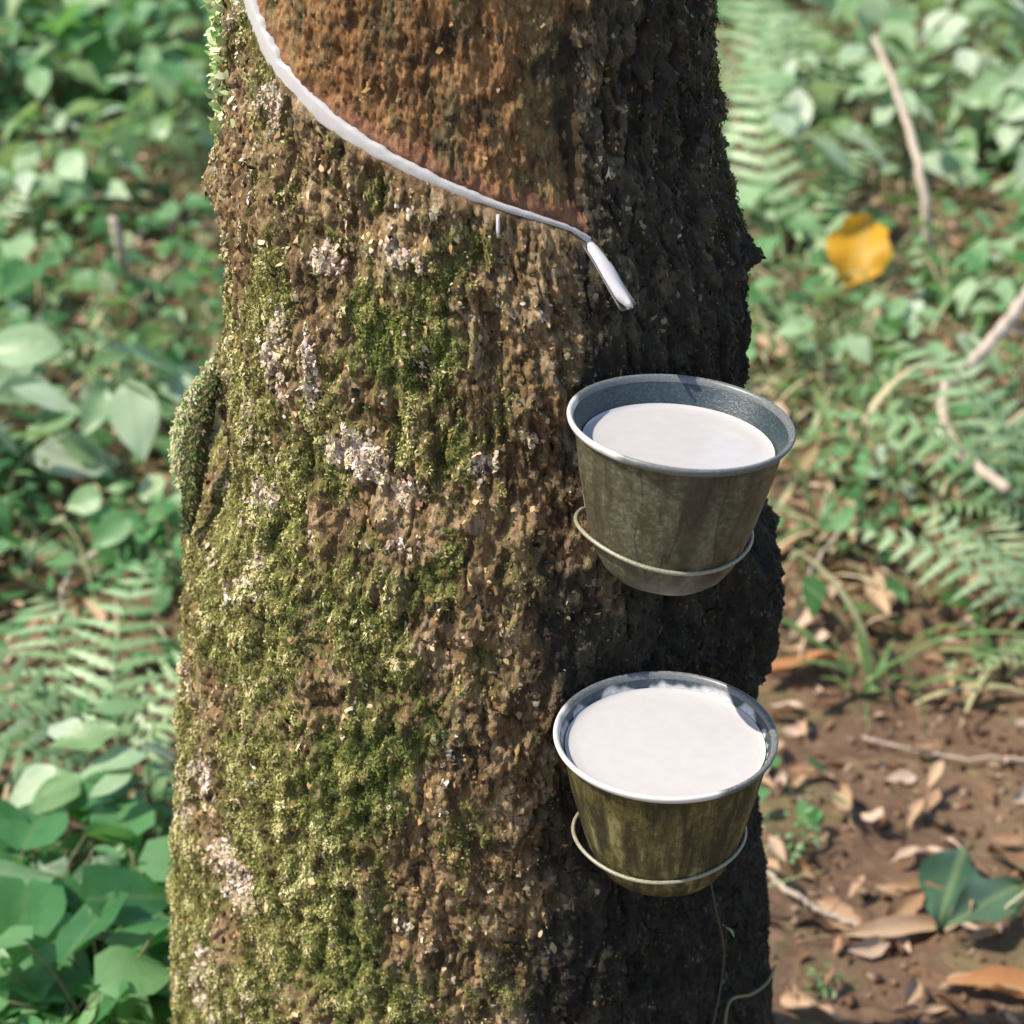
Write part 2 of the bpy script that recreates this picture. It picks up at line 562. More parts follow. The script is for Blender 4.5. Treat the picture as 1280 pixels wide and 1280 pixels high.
pf = fbm(P3 * np.array([42, 42, 26]) + 60, 3, gain=.6)
pf2 = fbm(P3 * np.array([75, 75, 45]) + 80, 3, gain=.6)

edge2 = sstep(0.0, 0.22, g2 - g1)
disp = 0.007 * lump + 0.0037 * med - 0.0045 * fis + 0.003 * (cid - 0.5) * edge + 0.0018 * (cid2 - 0.5) * edge2 + 0.0018 * fine - 0.004 * pit + 0.003 * np.clip(pf2, -.8, .8) + 0.003 * pf
disp = disp - disp[(z > .4) & (z < 1.25)].mean()
disp_panel = 0.004 * lump + 0.0032 * med + 0.0014 * (cid2 - 0.5) * edge2 + 0.0016 * fine - 0.005 * pit - 0.005
dd = disp * (1 - pan) + disp_panel * pan
groove = -0.004 * np.exp(-((dist_cut - 0.002) / 0.004) ** 2) * (tw < TH_R + 0.01)
dd = dd * (1 - 0.85 * near) + groove


def bump_at(px, py, amp, sa, sz, th_=None):
    a, zc = trunk_hit(px, py)
    if th_ is not None:
        a = th_
    return amp * np.exp(-((tw - a) / sa) ** 2 - ((z - zc) / sz) ** 2)


_, zl1 = trunk_hit(940, 650)
_, zl2 = trunk_hit(940, 812)
lumpz = sstep(zl2 - 0.006, zl2 + 0.008, z) * (1 - sstep(zl1 - 0.02, zl1 + 0.02, z))
dd = dd + 0.017 * lumpz * sstep(1.0, 1.25, tw) * (1 - sstep(1.75, 2.0, tw))
dd = dd + bump_at(272, 225, 0.008, 0.25, 0.014, -1.38) + bump_at(275, 330, -0.004, 0.3, 0.03, -1.4)
dd = dd + bump_at(935, 303, 0.011, 0.12, 0.008, 1.42) + bump_at(905, 130, 0.006, 0.12, 0.01, 1.42)
dd = dd + bump_at(265, 560, -0.016, 0.3, 0.035, -1.32)
rr = Rb + dd
V = np.stack([Cb + rr * np.sin(t), -rr * np.cos(t), z], -1)
# how much lies beyond the visible stretch: fine

# growth masks ------------------------------------------------------
mn = fbm(P3 * np.array([16, 16, 11]) + 3, 4, gain=0.6)
ln = fbm(P3 * np.array([22, 22, 16]) + 40, 4, gain=0.65)


def spot(px, py, s=0.03, sz=None):
    a, zc = trunk_hit(px, py)
    return np.exp(-((tw - a) * 0.2 / s) ** 2 - ((z - zc) / (sz or s)) ** 2)


def row_z(py):
    return trunk_hit(500, py)[1]


lowf = 1 - sstep(row_z(560), row_z(330), z)     # 1 low on the trunk, 0 near the cut
moss = 0.34 + 0.42 * mn + 0.25 * (1 - sstep(-0.9, 0.05, tw)) * (0.45 + 0.55 * lowf) - 0.35 * sstep(0.1, 0.45, tw)
for s_ in ((490, 430, .028), (450, 400, .018), (545, 720, .014), (430, 950, .03), (520, 930, .02), (300, 700, .045), (300, 800, .05), (340, 620, .03),
           (440, 1180, .04), (480, 1010, .025), (240, 1100, .04), (560, 440, .014), (470, 250, .016), (270, 420, .02), (330, 350, .02), (650, 1240, .02)):
    moss = moss + 0.4 * spot(*s_)
lich = 0.02 + 0.3 * ln + 0.1 * (1 - sstep(-1.1, -0.3, tw))
for s_ in ((400, 325, .02, .012), (500, 315, .022, .008), (435, 565, .022, .012), (520, 610, .018, .01), (250, 960, .016, .016), (285, 1085, .022, .018),
           (330, 620, .02, .01), (330, 120, .014, .012), (345, 140, .012, .03), (390, 470, .006, .03), (600, 580, .014, .012), (255, 1190, .012), (500, 680, .01), (350, 440, .012, .03)):
    lich = lich + 0.5 * spot(*s_)
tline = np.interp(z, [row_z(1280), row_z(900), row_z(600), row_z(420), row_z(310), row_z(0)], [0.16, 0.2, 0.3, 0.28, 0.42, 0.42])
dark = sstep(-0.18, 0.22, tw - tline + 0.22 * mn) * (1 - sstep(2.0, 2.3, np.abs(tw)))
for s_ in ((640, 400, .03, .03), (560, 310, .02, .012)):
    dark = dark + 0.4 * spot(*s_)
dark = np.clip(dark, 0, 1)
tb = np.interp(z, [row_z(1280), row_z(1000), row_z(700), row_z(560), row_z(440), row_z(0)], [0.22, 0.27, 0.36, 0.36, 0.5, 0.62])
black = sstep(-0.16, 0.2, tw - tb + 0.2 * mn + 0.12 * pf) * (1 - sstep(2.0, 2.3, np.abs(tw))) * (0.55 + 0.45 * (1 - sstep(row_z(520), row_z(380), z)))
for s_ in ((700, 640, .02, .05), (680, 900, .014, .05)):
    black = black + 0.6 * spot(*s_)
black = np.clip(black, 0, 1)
moss = moss * (1 - 0.6 * dark)
moss = moss + 0.5 * sstep(1.25, 1.5, tw) * (1 - sstep(1.7, 1.9, tw)) * (z > row_z(520))
lich = lich * (1 - 0.9 * dark)
fresh = sstep(-0.002, 0.002, dist_cut) * (1 - sstep(0.009, 0.02, dist_cut + 0.006 * med)) * (tw < TH_R)

F = grid_faces(sh[0], sh[1], True)
face_pan = inpanel[F].mean(1) > 0.5


def submesh(name, faces, mat):
    used = np.unique(faces)
    remap = np.full(len(V), -1)
    remap[used] = np.arange(len(used))
    return mesh_np(name, V[used], remap[faces][:, ::-1], mat, True,
                   {'moss': moss[used], 'lichen': lich[used], 'dark': dark[used], 'black': black[used], 'flake': 0.6 * cid[used] + 0.4 * cid2[used], 'fresh': fresh[used]})


TREE = link('rubber_tree', None, label='thick mossy rubber tree trunk with a white tapping cut and two cups', category='tree')
TRUNK = link('trunk', submesh('trunk', F[~face_pan], M['bark']), TREE)
link('tapping_panel', submesh('tapping_panel', F[face_pan], M['panel']), TREE, label='shaved orange brown bark above the white cut')

# grid normals
VG = V.reshape(sh[0], sh[1], 3)
dth = np.roll(VG, -1, 1) - np.roll(VG, 1, 1)
dz_ = np.gradient(VG, axis=0)
NG = np.cross(dth, dz_)
NG /= np.linalg.norm(NG, axis=2)[..., None] + 1e-12
NG = NG.reshape(-1, 3)


def sample_trunk(weight, n):
    """n random vertices of the finely gridded front, with chance proportional to weight"""
    r0 = 59
    ok = np.zeros(sh, bool)
    ok[r0:r0 + NZ_F, :NTH_F] = True
    w = np.where(ok.ravel(), np.clip(weight, 0, None), 0)
    c = np.cumsum(w)
    idx = np.searchsorted(c, rng.random(n) * c[-1])
    return np.clip(idx, 0, len(w) - 1)


DN = np.array([0, 0, -1.0])


def blades(idx, lmin, lmax, wmin, wmax, out_lo, out_hi, down, cols, seg=2):
    n = len(idx)
    p, nn = V[idx], NG[idx]
    rv = rng.normal(size=(n, 3))
    rv -= nn * (rv * nn).sum(1)[:, None]
    rv /= np.linalg.norm(rv, axis=1)[:, None]
    d = nn * rng.uniform(out_lo, out_hi, (n, 1)) + rv * 0.9 + DN * down
    d /= np.linalg.norm(d, axis=1)[:, None]
    s = np.cross(d, nn + 0.3 * rng.normal(size=(n, 3)))
    s /= np.linalg.norm(s, axis=1)[:, None] + 1e-9
    L = rng.uniform(lmin, lmax, (n, 1))
    W = rng.uniform(wmin, wmax, (n, 1))
    up = np.cross(s, d)
    jit = lambda a: rng.normal(size=(n, 3)) * a
    p = p + nn * 0.0006 + jit(0.0004)
    a0 = p - s * W * 0.35
    a1 = p + s * W * 0.35
    b0 = p + d * L * 0.5 - s * W * rng.uniform(.3, .7, (n, 1)) + up * L * 0.08
    b1 = p + d * L * 0.55 + s * W * rng.uniform(.3, .7, (n, 1)) + up * L * 0.08
    bend = DN * L * 0.25 * down
    c0 = p + d * L - s * W * rng.uniform(.02, .3, (n, 1)) + bend
    c1 = p + d * L * rng.uniform(.85, 1.05, (n, 1)) + s * W * rng.uniform(.02, .3, (n, 1)) + bend
    v = np.stack([a0, a1, b1, b0, c1, c0], 1).reshape(-1, 3)
    k = np.arange(n)[:, None] * 6
    f = np.concatenate([k + np.array([[0, 1, 2, 3]]), k + np.array([[3, 2, 4, 5]])], 0)
    c = np.repeat(cols, 6, 0)
    return v, f, c


def pick(palette, n, jitter=0.25):
    pal = np.array(palette)
    c = pal[rng.integers(0, len(pal), n)]
    return c * rng.uniform(1 - jitter, 1 + jitter, (n, 1))


def pick_by(palette, f, jitter=0.2, spread=.18):
    """palette sorted dark to light, chosen by a smooth field so that colours come in patches"""
    pal = np.array(palette)
    k = np.clip((0.5 + 0.6 * f + rng.normal(size=len(f)) * spread) * len(pal), 0, len(pal) - 1).astype(int)
    return pal[k] * rng.uniform(1 - jitter, 1 + jitter, (len(f), 1))


def chips(idx, rmin, rmax, cols, flat=0.35):
    """crumbly faceted scales: a raised middle and a jagged outline, taller than wide"""
    n = len(idx)
    p, nn = V[idx], NG[idx] + rng.normal(size=(n, 3)) * flat
    nn /= np.linalg.norm(nn, axis=1)[:, None]
    up = np.array([0, 0, 1.0]) + rng.normal(size=(n, 3)) * 0.5
    up = up - nn * (up * nn).sum(1)[:, None]
    up /= np.linalg.norm(up, axis=1)[:, None]
    sd_ = np.cross(up, nn)
    r = rmin * (rmax / rmin) ** (rng.random((n, 1)) ** 1.5)
    el = rng.uniform(.9, 2.0, (n, 1))
    vs = [p + nn * r * rng.uniform(.25, .75, (n, 1))]
    a0 = rng.uniform(0, 6.28, (n, 1))
    for k in range(6):
        a = a0 + k * PI / 3 + rng.normal(size=(n, 1)) * .2
        q = r * rng.uniform(.45, 1.25, (n, 1))
        vs.append(p + sd_ * np.cos(a) * q + up * np.sin(a) * q * el + nn * r * rng.uniform(-.5, .35, (n, 1)))
    v = np.stack(vs, 1).reshape(-1, 3)
    k = np.arange(n)[:, None] * 7
    f = np.concatenate([k + np.array([[0, 1, 2, 3]]), k + np.array([[0, 3, 4, 5]]), k + np.array([[0, 5, 6, 1]])], 0)
    return v, f, np.repeat(cols, 7, 0)


notcut = 1 - np.clip(near * 1.6, 0, 1)
mw = sstep(0.38, 0.75, moss + 0.3 * fine) * (1 - inpanel) * notcut * (1 - 0.85 * sstep(0.4, 0.8, lich))
im = sample_trunk(mw + 0.02 * (1 - inpanel) * notcut, 130000)
yel = np.clip(0.55 * (1 - sstep(-0.95, -0.25, tw[im])) + 0.25 + 0.5 * mn[im], 0, 1)
grn = sum(spot(*q) for q in ((490, 430, .03), (450, 395, .02), (545, 720, .016), (440, 950, .03), (520, 930, .022), (470, 250, .018), (560, 440, .016), (480, 1010, .025), (450, 1200, .03)))
yel = np.clip(yel + 0.55 * pf[im] - 0.75 * grn[im] - 0.6 * sstep(.3, .7, tw[im]), 0.03, 0.97)
isy = rng.random(len(im)) < yel
cm = np.where(isy[:, None], pick_by([(0.18, 0.13, 0.05), (0.24, 0.2, 0.065), (0.29, 0.275, 0.085), (0.36, 0.34, 0.13), (0.46, 0.41, 0.22)], pf2[im], .15, .15),
              pick_by([(0.06, 0.08, 0.018), (0.1, 0.13, 0.025), (0.14, 0.175, 0.04), (0.22, 0.2, 0.065)], pf2[im], .15, .15))
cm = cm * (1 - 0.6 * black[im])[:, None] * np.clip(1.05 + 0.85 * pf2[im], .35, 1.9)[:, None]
v_, f_, c_ = blades(im, .0011, .0030, .0007, .0014, .05, .45, .4, cm)
link('moss', mesh_np('moss', v_, f_, M['moss'], True, {'col': c_}), TREE, kind='stuff')

# bark flakes over the whole face
bw = (0.35 + 0.8 * (cid2 > 0.55)) * (1 - 0.55 * inpanel) * (1 - 0.9 * np.clip(near * 1.5, 0, 1)) * (1 - 0.5 * mw)
ib = sample_trunk(bw * (1 - 0.55 * inpanel), 23000)
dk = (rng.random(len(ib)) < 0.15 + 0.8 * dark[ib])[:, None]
inp = inpanel[ib][:, None] > 0.5
cb = pick_by([(0.06, 0.04, 0.022), (0.12, 0.076, 0.03), (0.22, 0.136, 0.055), (0.34, 0.21, 0.09), (0.47, 0.32, 0.165), (0.6, 0.45, 0.29)], pf2[ib] - 0.35 * np.clip(tw[ib] + .2, 0, 1))
cb = np.where(inp, pick_by([(0.035, 0.026, 0.015), (0.08, 0.06, 0.026), (0.15, 0.085, 0.035), (0.27, 0.13, 0.05), (0.36, 0.2, 0.085), (0.46, 0.3, 0.15)], pf2[ib] + .3 * pf[ib]), cb)
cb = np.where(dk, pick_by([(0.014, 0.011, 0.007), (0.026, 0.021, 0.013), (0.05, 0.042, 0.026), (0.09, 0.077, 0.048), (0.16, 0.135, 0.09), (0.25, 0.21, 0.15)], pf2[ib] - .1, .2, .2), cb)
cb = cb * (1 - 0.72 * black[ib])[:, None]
v_, f_, c_ = chips(ib, .0008, .0029, cb, .25)
link('bark_flakes', mesh_np('bark_flakes', v_, f_, M['flake'], False, {'col': c_}), TREE, kind='stuff')

# lichen scales
lw = sstep(0.32, 0.6, lich + 0.25 * fine) * (1 - inpanel) * notcut
il = sample_trunk(lw, 14000)
cl = pick([(0.6, 0.48, 0.38), (0.5, 0.37, 0.28), (0.7, 0.62, 0.55), (0.5, 0.45, 0.26), (0.56, 0.38, 0.3)], len(il), .2)
v_, f_, c_ = chips(il, .0008, .0024, cl, .5)
link('lichen', mesh_np('lichen', v_, f_, M['lichen'], False, {'col': c_}), TREE, kind='stuff')

# pale leafy lichen on the left edge near the top of the frame
a_, z_ = trunk_hit(290, 150)
wl = np.exp(-((tw + 1.42) / 0.13) ** 2 - ((z - row_z(155)) / 0.028) ** 2)
il = sample_trunk(wl * (1 - inpanel), 700)
cl = pick([(0.52, 0.6, 0.3), (0.66, 0.7, 0.44), (0.38, 0.52, 0.2)], len(il), .2)
v_, f_, c_ = blades(il, .004, .009, .003, .006, .3, .9, -.1, cl)
link('leafy_lichen', mesh_np('leafy_lichen', v_, f_, M['lichen'], True, {'col': c_}), TREE, kind='stuff')

# loose curl of bark on the left edge
LB_PX = [(274, 440), (252, 462), (232, 505), (219, 552), (222, 590), (232, 622)]
lb = []
for i, (x, y) in enumerate(LB_PX):
    d = ray(x, y)
    hd = 1.33
    lb.append(CAM + d * hd / math.hypot(d[0], d[1]))
lb = smooth_path(lb, 26)
nv = 9
vv = []
for i, p in enumerate(lb):
    s = i / 25
    w = 0.013 * (math.sin(PI * min(1, 0.1 + s * 0.9)) ** 0.5) + 0.002
    w *= 1 + 0.16 * math.sin(i * 1.1) * math.sin(i * .43 + 1) + random.gauss(0, .05)
    tw_ = 0.9 - 1.3 * s
    for j in range(nv):
        q = j / (nv - 1) - 0.5
        e = 1 + random.gauss(0, .06)
        lx, ly = q * w * e, -w * 1.3 * (0.25 - q * q) + rng.normal() * 0.0004
        vv.append(p + np.array([0.004 + lx * math.cos(tw_) - ly * math.sin(tw_), lx * math.sin(tw_) + ly * math.cos(tw_), 0.0012 * math.sin(i * 1.3 + j * 2.1)]))
vv = np.array(vv)
ff = grid_faces(26, nv)
lo = link('loose_bark', mesh_np('loose_bark', vv, ff, M['lichen'], False,
                                {'col': pick([(0.4, 0.45, 0.22), (0.55, 0.53, 0.32), (0.28, 0.34, 0.14), (0.45, 0.36, 0.22)], len(vv))}), TREE,
          label='pale curl of loose bark on the left edge')
sol = lo.modifiers.new('solid', 'SOLIDIFY')
sol.thickness = 0.003
li = smooth_path([CAM + ray(x, y) * 1.325 / math.hypot(*ray(x, y)[:2]) for x, y in ((272, 462), (259, 500), (247, 550), (243, 600), (236, 655))], 26)
vv = []
for i, p in enumerate(li):
    w = 0.013 * (0.35 + math.sin(PI * i / 25)) * (1 + random.gauss(0, .08))
    for j in range(nv):
        q = j / (nv - 1) - 0.5
        vv.append(p + np.array([q * w, -.012 + 0.02 * q * q * 2 + rng.normal() * .0006, 0.001 * math.sin(i + j * 2)]))
lo2 = link('loose_bark', mesh_np('loose_bark', np.array(vv), ff, M['lichen'], False,
                                 {'col': pick([(0.1, 0.13, 0.04), (0.16, 0.17, 0.06), (0.2, 0.16, 0.08), (0.06, 0.07, 0.03)], len(vv))}), TREE,
           label='dark green inner strip of bark behind the pale curl')
sol = lo2.modifiers.new('solid', 'SOLIDIFY')
sol.thickness = 0.002


# moss and scales on the loose bark too
_V, _NG = V, NG
for me_, nn_, cols_ in ((lo, (-.45, -.85, .3), [(0.46, 0.52, 0.24), (0.6, 0.58, 0.34), (0.34, 0.42, 0.15), (0.5, 0.4, 0.24)]),
                        (lo2, (-.2, -.95, .25), [(0.09, 0.12, 0.035), (0.16, 0.18, 0.06), (0.2, 0.15, 0.07), (0.05, 0.06, 0.02)])):
    co_ = np.array([v.co[:] for v in me_.data.vertices]).reshape(26, nv, 3)
    u_, w_ = rng.uniform(0, 24.99, 1500), rng.uniform(0, nv - 1.01, 1500)
    a_, b_ = u_.astype(int), w_.astype(int)
    fu, fw = (u_ - a_)[:, None], (w_ - b_)[:, None]
    V = (co_[a_, b_] * (1 - fu) + co_[a_ + 1, b_] * fu) * (1 - fw) + (co_[a_, b_ + 1] * (1 - fu) + co_[a_ + 1, b_ + 1] * fu) * fw
    NG = np.tile(np.array(nn_) / np.linalg.norm(nn_), (1500, 1))
    c0 = pick(cols_, 1500, .25)
    v1, f1_, c1 = blades(np.arange(1500), .0015, .0048, .001, .002, .1, .7, .5, c0)
    v2, f2_, c2 = chips(np.arange(0, 1500, 2), .0009, .0026, pick(cols_, 750, .25), .5)
    link('moss', mesh_np('moss', np.vstack([v1, v2]), np.vstack([f1_, f2_ + len(v1)]), M['moss'], False, {'col': np.vstack([c1, c2])}), me_, kind='stuff')
V, NG = _V, _NG

# ------------------------------------------------------------------ latex on the cut
cutp = np.array([trunk_hit(*p) for p in CUT_PX])
W_PX = np.array([26, 26, 26, 25, 23, 19, 15, 12.5, 10, 8, 6, 6, 7]) * 1.42 / 2600
s_ = np.linspace(0, len(cutp) - 1, 110)
cth = np.interp(s_, np.arange(len(cutp)), cutp[:, 0])
ker = np.ones(7) / 7
cth = np.r_[cth[:3], np.convolve(cth, ker, 'valid'), cth[-3:]]
czv = cut_z(cth)
czv = np.r_[czv[:3], np.convolve(czv, ker, 'valid'), czv[-3:]]
cw = np.interp(s_, np.arange(len(cutp)), W_PX) * (1 + 0.22 * perlin(np.c_[s_ * 1.7, s_ * 0, s_ * 0 + .5]) + 0.3 * perlin(np.c_[s_ * 5, s_ * 0, s_ * 0 + 3.5]))
cen = trunk_pt(cth, czv, -0.0015)
tang = np.gradient(cen, axis=0)
tang /= np.linalg.norm(tang, axis=1)[:, None]
nor = np.stack([np.sin(cth), -np.cos(cth), 0 * cth], -1)
acr = np.cross(nor, tang)
vv = []
na = 9
for k in range(na):
    a = PI * k / (na - 1)
    vv.append(cen + acr * (np.cos(a) * cw / 2)[:, None] + nor * (np.sin(a) * 0.0009 * (1 + 0.8 * perlin(np.c_[s_ * 4, s_ * 0 + k, s_ * 0])))[:, None] + nor * ((-0.003 if k in (0, na - 1) else 0)) +
              np.array([0, 0, 0.0006]) )
vv = np.stack(vv, 1).reshape(-1, 3)
LS = link('latex_stream', mesh_np('latex_stream', vv, grid_faces(110, na), M['latex']),
          label='white latex line running down the curved tapping cut', category='latex')
# short drip under the cut
dp = [trunk_hit(622, y) for y in (266, 275, 285, 296)]
dpts = np.vstack([trunk_pt(a, zq, 0.0022) for a, zq in dp])
link('drip', tube_mesh('drip', dpts, [0.0009, 0.0012, 0.0012, 0.0006], M['dry_latex']), LS)

# ------------------------------------------------------------------ spout
a0, z0 = trunk_hit(737, 303)
P0 = trunk_pt(a0, z0, -0.004)
d = ray(786, 383)
n0 = np.array([math.sin(a0), -math.cos(a0), 0])
# end point: along that sight line, 3 cm in front of the bark
tt = np.linspace(1.0, 1.6, 1200)
pp = CAM + tt[:, None] * d
rad_ = np.hypot(pp[:, 0] - base_c(pp[:, 2]), pp[:, 1]) - base_r(pp[:, 2])
P1 = pp[np.argmin(np.abs(rad_ - 0.024))]
ax = P1 - P0
L_ = np.linalg.norm(ax)
ax /= L_
sd = np.cross(ax, [0, 0, 1.0])
sd /= np.linalg.norm(sd)
upn = np.cross(sd, ax)
SP = link('tapping_spout', None, label='small metal spout coated in white latex below the cut', category='spout')


def gutter(w0, w1, depth, k0, k1, lift=0.0, nn_=16, ns=11, fill=False):
    vv = []
    for i in range(nn_):
        s = k0 + (k1 - k0) * i / (nn_ - 1)
        w = w0 + (w1 - w0) * s
        for j in range(ns):
            q = 2 * j / (ns - 1) - 1
            h = depth * (q * q - 1) if not fill else 0.0006 - 0.0030 * q * q + 0.0004 * math.sin(9 * s + 3 * q)
            if fill:
                w *= (1 + 0.06 * math.sin(9 * s + 3 * q) * abs(q)) * math.sqrt(max(0.05, 1 - max(0, (s - .82) / .22) ** 2))
            vv.append(P0 + ax * L_ * s + sd * (q * w / 2 - (0.0012 if fill else 0)) + upn * (h + lift + 0.0006 * math.sin(5 * s)))
    return np.array(vv), grid_faces(nn_, ns)


gv, gf = gutter(0.011, 0.0145, 0.0045, -0.1, 1.0)
g = link('gutter', mesh_np('gutter', gv, gf, M['spout']), SP)
sm = g.modifiers.new('solid', 'SOLIDIFY')
sm.thickness = 0.0009
gv, gf = gutter(0.009, 0.0118, 0.0045, -0.03, 1.02, 0.0004, fill=True)
g = link('latex', mesh_np('latex', gv, gf, M['dry_latex']), SP)
sm = g.modifiers.new('solid', 'SOLIDIFY')
sm.thickness = 0.0012


# ------------------------------------------------------------------ cups
def lathe(profile, ns=96, wob=0.008, seed=0):
    a = np.linspace(0, 2 * PI, ns, endpoint=False)
    w = 1 + wob * (np.sin(2 * a + seed) + 0.6 * np.sin(3 * a + 2 * seed + 1))
    vv = []
    for (r, zq) in profile:
        vv.append(np.stack([r * w * np.cos(a), r * w * np.sin(a), 0 * a + zq + 0.15 * wob * r * np.sin(2 * a + seed)], -1))
    return np.vstack(vv), grid_faces(len(profile), ns, True)


def make_cup(px, py, rpx, tilt_x, tilt_y, ckey, label, milk_depth, wire_label, residue, seed, dist_off):
    d = ray(px, py)
    best = None
    tt = np.linspace(0.9, 1.6, 3000)
    pp = CAM + tt[:, None] * d
    fdep = (pp - CAM) @ FWD
    R_ = rpx * fdep / FPX
    gap = np.hypot(pp[:, 0] - base_c(pp[:, 2]), pp[:, 1]) - base_r(pp[:, 2]) - R_ - dist_off
    i = np.argmin(np.abs(gap))
    c, R = pp[i], R_[i]
    root = link('latex_cup', None, label=label, category='cup', group='latex cups wired to the trunk')
    root.location = c
    root.rotation_mode = 'ZYX'
    root.rotation_euler = (math.radians(tilt_x), math.radians(tilt_y), 0.4 + seed)
    k = R / 0.0683
    H = 0.103
    outer = [(0.0005, -H), (0.012, -H), (0.024, -H + .0005), (0.0325, -H + .003), (0.0385, -H + .008), (0.043, -H + .0155), (0.0468, -H + .025),
             (0.0500, -H + .035), (0.0525, -.058), (0.0550, -.047), (0.0577, -.035), (0.0600, -.024), (0.0619, -.014), (0.0633, -.0075), (0.0640, -.0058),
             (0.0652, -.0048)]
    rim = [(0.0652, -.0048), (0.0668, -.0038), (0.0679, -.0022), (0.0683, -.0006), (0.0680, .0005), (0.0672, .0009), (0.0660, .0006), (0.0649, -.0006), (0.0643, -.003)]
    inner = [(0.0643, -.003), (0.0620, -.008), (0.0580, -.0165), (0.0545, -.032), (0.0515, -.052), (0.0470, -.07), (0.04, -.088), (0.02, -.096), (0.0005, -.097)]
    sc = lambda pr: [(r * k, zq * k) for r, zq in pr]
    v, f = lathe(sc(outer), 128, 0.006, seed)
    # crazed, slightly dented wall
    dn = fbm(v * 60 + seed * 10, 3) * 0.0006
    rad = np.hypot(v[:, 0], v[:, 1]) + 1e-9
    v[:, 0] += v[:, 0] / rad * dn
    v[:, 1] += v[:, 1] / rad * dn
    link('cup_wall', mesh_np('cup_wall', v, f, M[ckey]), root)
    v, f = lathe(sc(rim), 128, 0.006, seed)
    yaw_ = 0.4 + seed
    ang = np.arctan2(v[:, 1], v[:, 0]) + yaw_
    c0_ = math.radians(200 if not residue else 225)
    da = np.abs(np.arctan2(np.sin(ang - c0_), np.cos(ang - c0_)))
    res_glint = 1 - sstep(0.5 if not residue else 1.0, 0.75 if not residue else 1.3, da + 0.25 * perlin(v * 90))  # pale arc on the sunward side: latex coat plus sun glint as colour
    link('rim', mesh_np('rim', v, f, M['cup_rim'], True, {'res_glint': res_glint}), root)
    ia = np.array(inner)
    zi = np.r_[np.linspace(-.003, -milk_depth - .002, 26), ia[ia[:, 1] < -milk_depth - .003][:, 1]]
    fine_inner = [(float(np.interp(-q, -ia[:, 1], ia[:, 0])), float(q)) for q in zi]
    v, f = lathe(sc(fine_inner), 360, 0.006, seed)
    ang = np.arctan2(v[:, 1], v[:, 0]) + 0.4 + seed
    zr = v[:, 2] / k + milk_depth
    run = 0.5 + perlin(np.c_[np.cos(ang) * 3.2, np.sin(ang) * 3.2, ang * 0 + 2]) + 0.7 * perlin(np.c_[np.cos(ang) * 9, np.sin(ang) * 9, ang * 0 + 5 + zr * 60])
    reach_ = (0.0065 if residue else 0.0006) * np.clip(run, 0.12, 2.0)
    res_glint = (1 - sstep(0.35, 1.25, zr / reach_)) * (1.0 if residue else 0.7)
    link('inner_wall', mesh_np('inner_wall', v, f, M['cup_inside'], True, {'res_glint': res_glint}), root)

    def r_in(zq):
        a = np.array(inner)
        return np.interp(-zq, -a[:, 1], a[:, 0])
    rm = r_in(-milk_depth) - 0.0004
    pr = [(0.000002, -milk_depth), (rm * .3, -milk_depth), (rm * .6, -milk_depth), (rm * .85, -milk_depth), (rm * .95, -milk_depth + .0002), (rm * .985, -milk_depth + .0008),
          (rm + .0002, -milk_depth + .0018)]
    v, f = lathe(sc(pr), 128, 0.006, seed)
    # the liquid stays level while the cup tilts
    lat = link('latex', mesh_np('latex', v, f, M['latex']), root)
    # wire ring: a hoop round the cup with two arms into the bark
    wz = -0.073 * k
    rw = 0.0490 * k + 0.0017
    to_tree = np.array([base_c(c[2]) - c[0], -c[1]])
    ta = math.atan2(to_tree[1], to_tree[0])
    reach = np.linalg.norm(to_tree) - base_r(c[2]) + 0.03
    pts = []
    lt = math.radians(tilt_y)
    for j in range(61):
        b = ta + math.radians(38) + (2 * PI - math.radians(76)) * j / 60
        # bulges away from the wall on the left
        bul = 0.0065 * math.exp(-((math.atan2(math.sin(b - 3.3), math.cos(b - 3.3))) / 0.55) ** 2) + 0.0008 * math.sin(3 * b + seed)
        x, y = (rw + bul) * math.cos(b), (rw + bul) * math.sin(b)
        pts.append([c[0] + x + wz * math.sin(lt), c[1] + y, c[2] + wz - x * math.sin(lt) + 0.002 * math.sin(2 * b + seed) + 0.003 * math.exp(-((b - 3.3) / .5) ** 2)])
    tv = np.array([math.cos(ta), math.sin(ta), 0])
    nv_ = np.array([-tv[1], tv[0], 0])
    cz_ = np.array([c[0], c[1], c[2] + wz + 0.004])
    pts = [cz_ + tv * (reach + .02) + nv_ * 0.02, cz_ + tv * reach * 0.8 + nv_ * 0.022] + [np.array(p) for p in pts] + \
          [cz_ + tv * reach * 0.8 - nv_ * 0.022, cz_ + tv * (reach + .02) - nv_ * 0.02]
    w = link('wire_holder', tube_mesh('wire_holder', smooth_path(pts, 130), 0.00135, M['wire'], 8), None, label=wire_label, category='wire',
             group='wire hoops holding the cups')
    return root


make_cup(852, 526, 144.5, -1.6, 4.3, 'cup_upper', 'upper olive grey cup of white latex hanging under the spout', 0.0165,
         'pale wire hoop round the upper cup, gripping it near its base', False, 0.6, 0.007)
make_cup(832, 916, 140.5, 0.0, -0.5, 'cup_lower', 'lower brown streaked cup nearly full of white latex with smeared rim', 0.0095,
         'pale wire hoop round the lower cup, gripping it near its base', True, 2.1, 0.005)

# ------------------------------------------------------------------ ground
def ground_h(x, y):
    p = np.stack([np.asarray(x, float), np.asarray(y, float), 0 * np.asarray(x, float)], -1).reshape(-1, 3)
    h = 0.035 * fbm(p * 1.1 + 2, 2) + 0.012 * fbm(p * 6 + 7, 3)
    return h.reshape(np.shape(x))


def axis(lo, hi, step, far):
    c = np.arange(lo, hi + step / 2, step)
    g = step * np.cumsum(1.18 ** np.arange(1, 70))
    g = g[g < far]
    return np.r_[(lo - g)[::-1], c, hi + g]


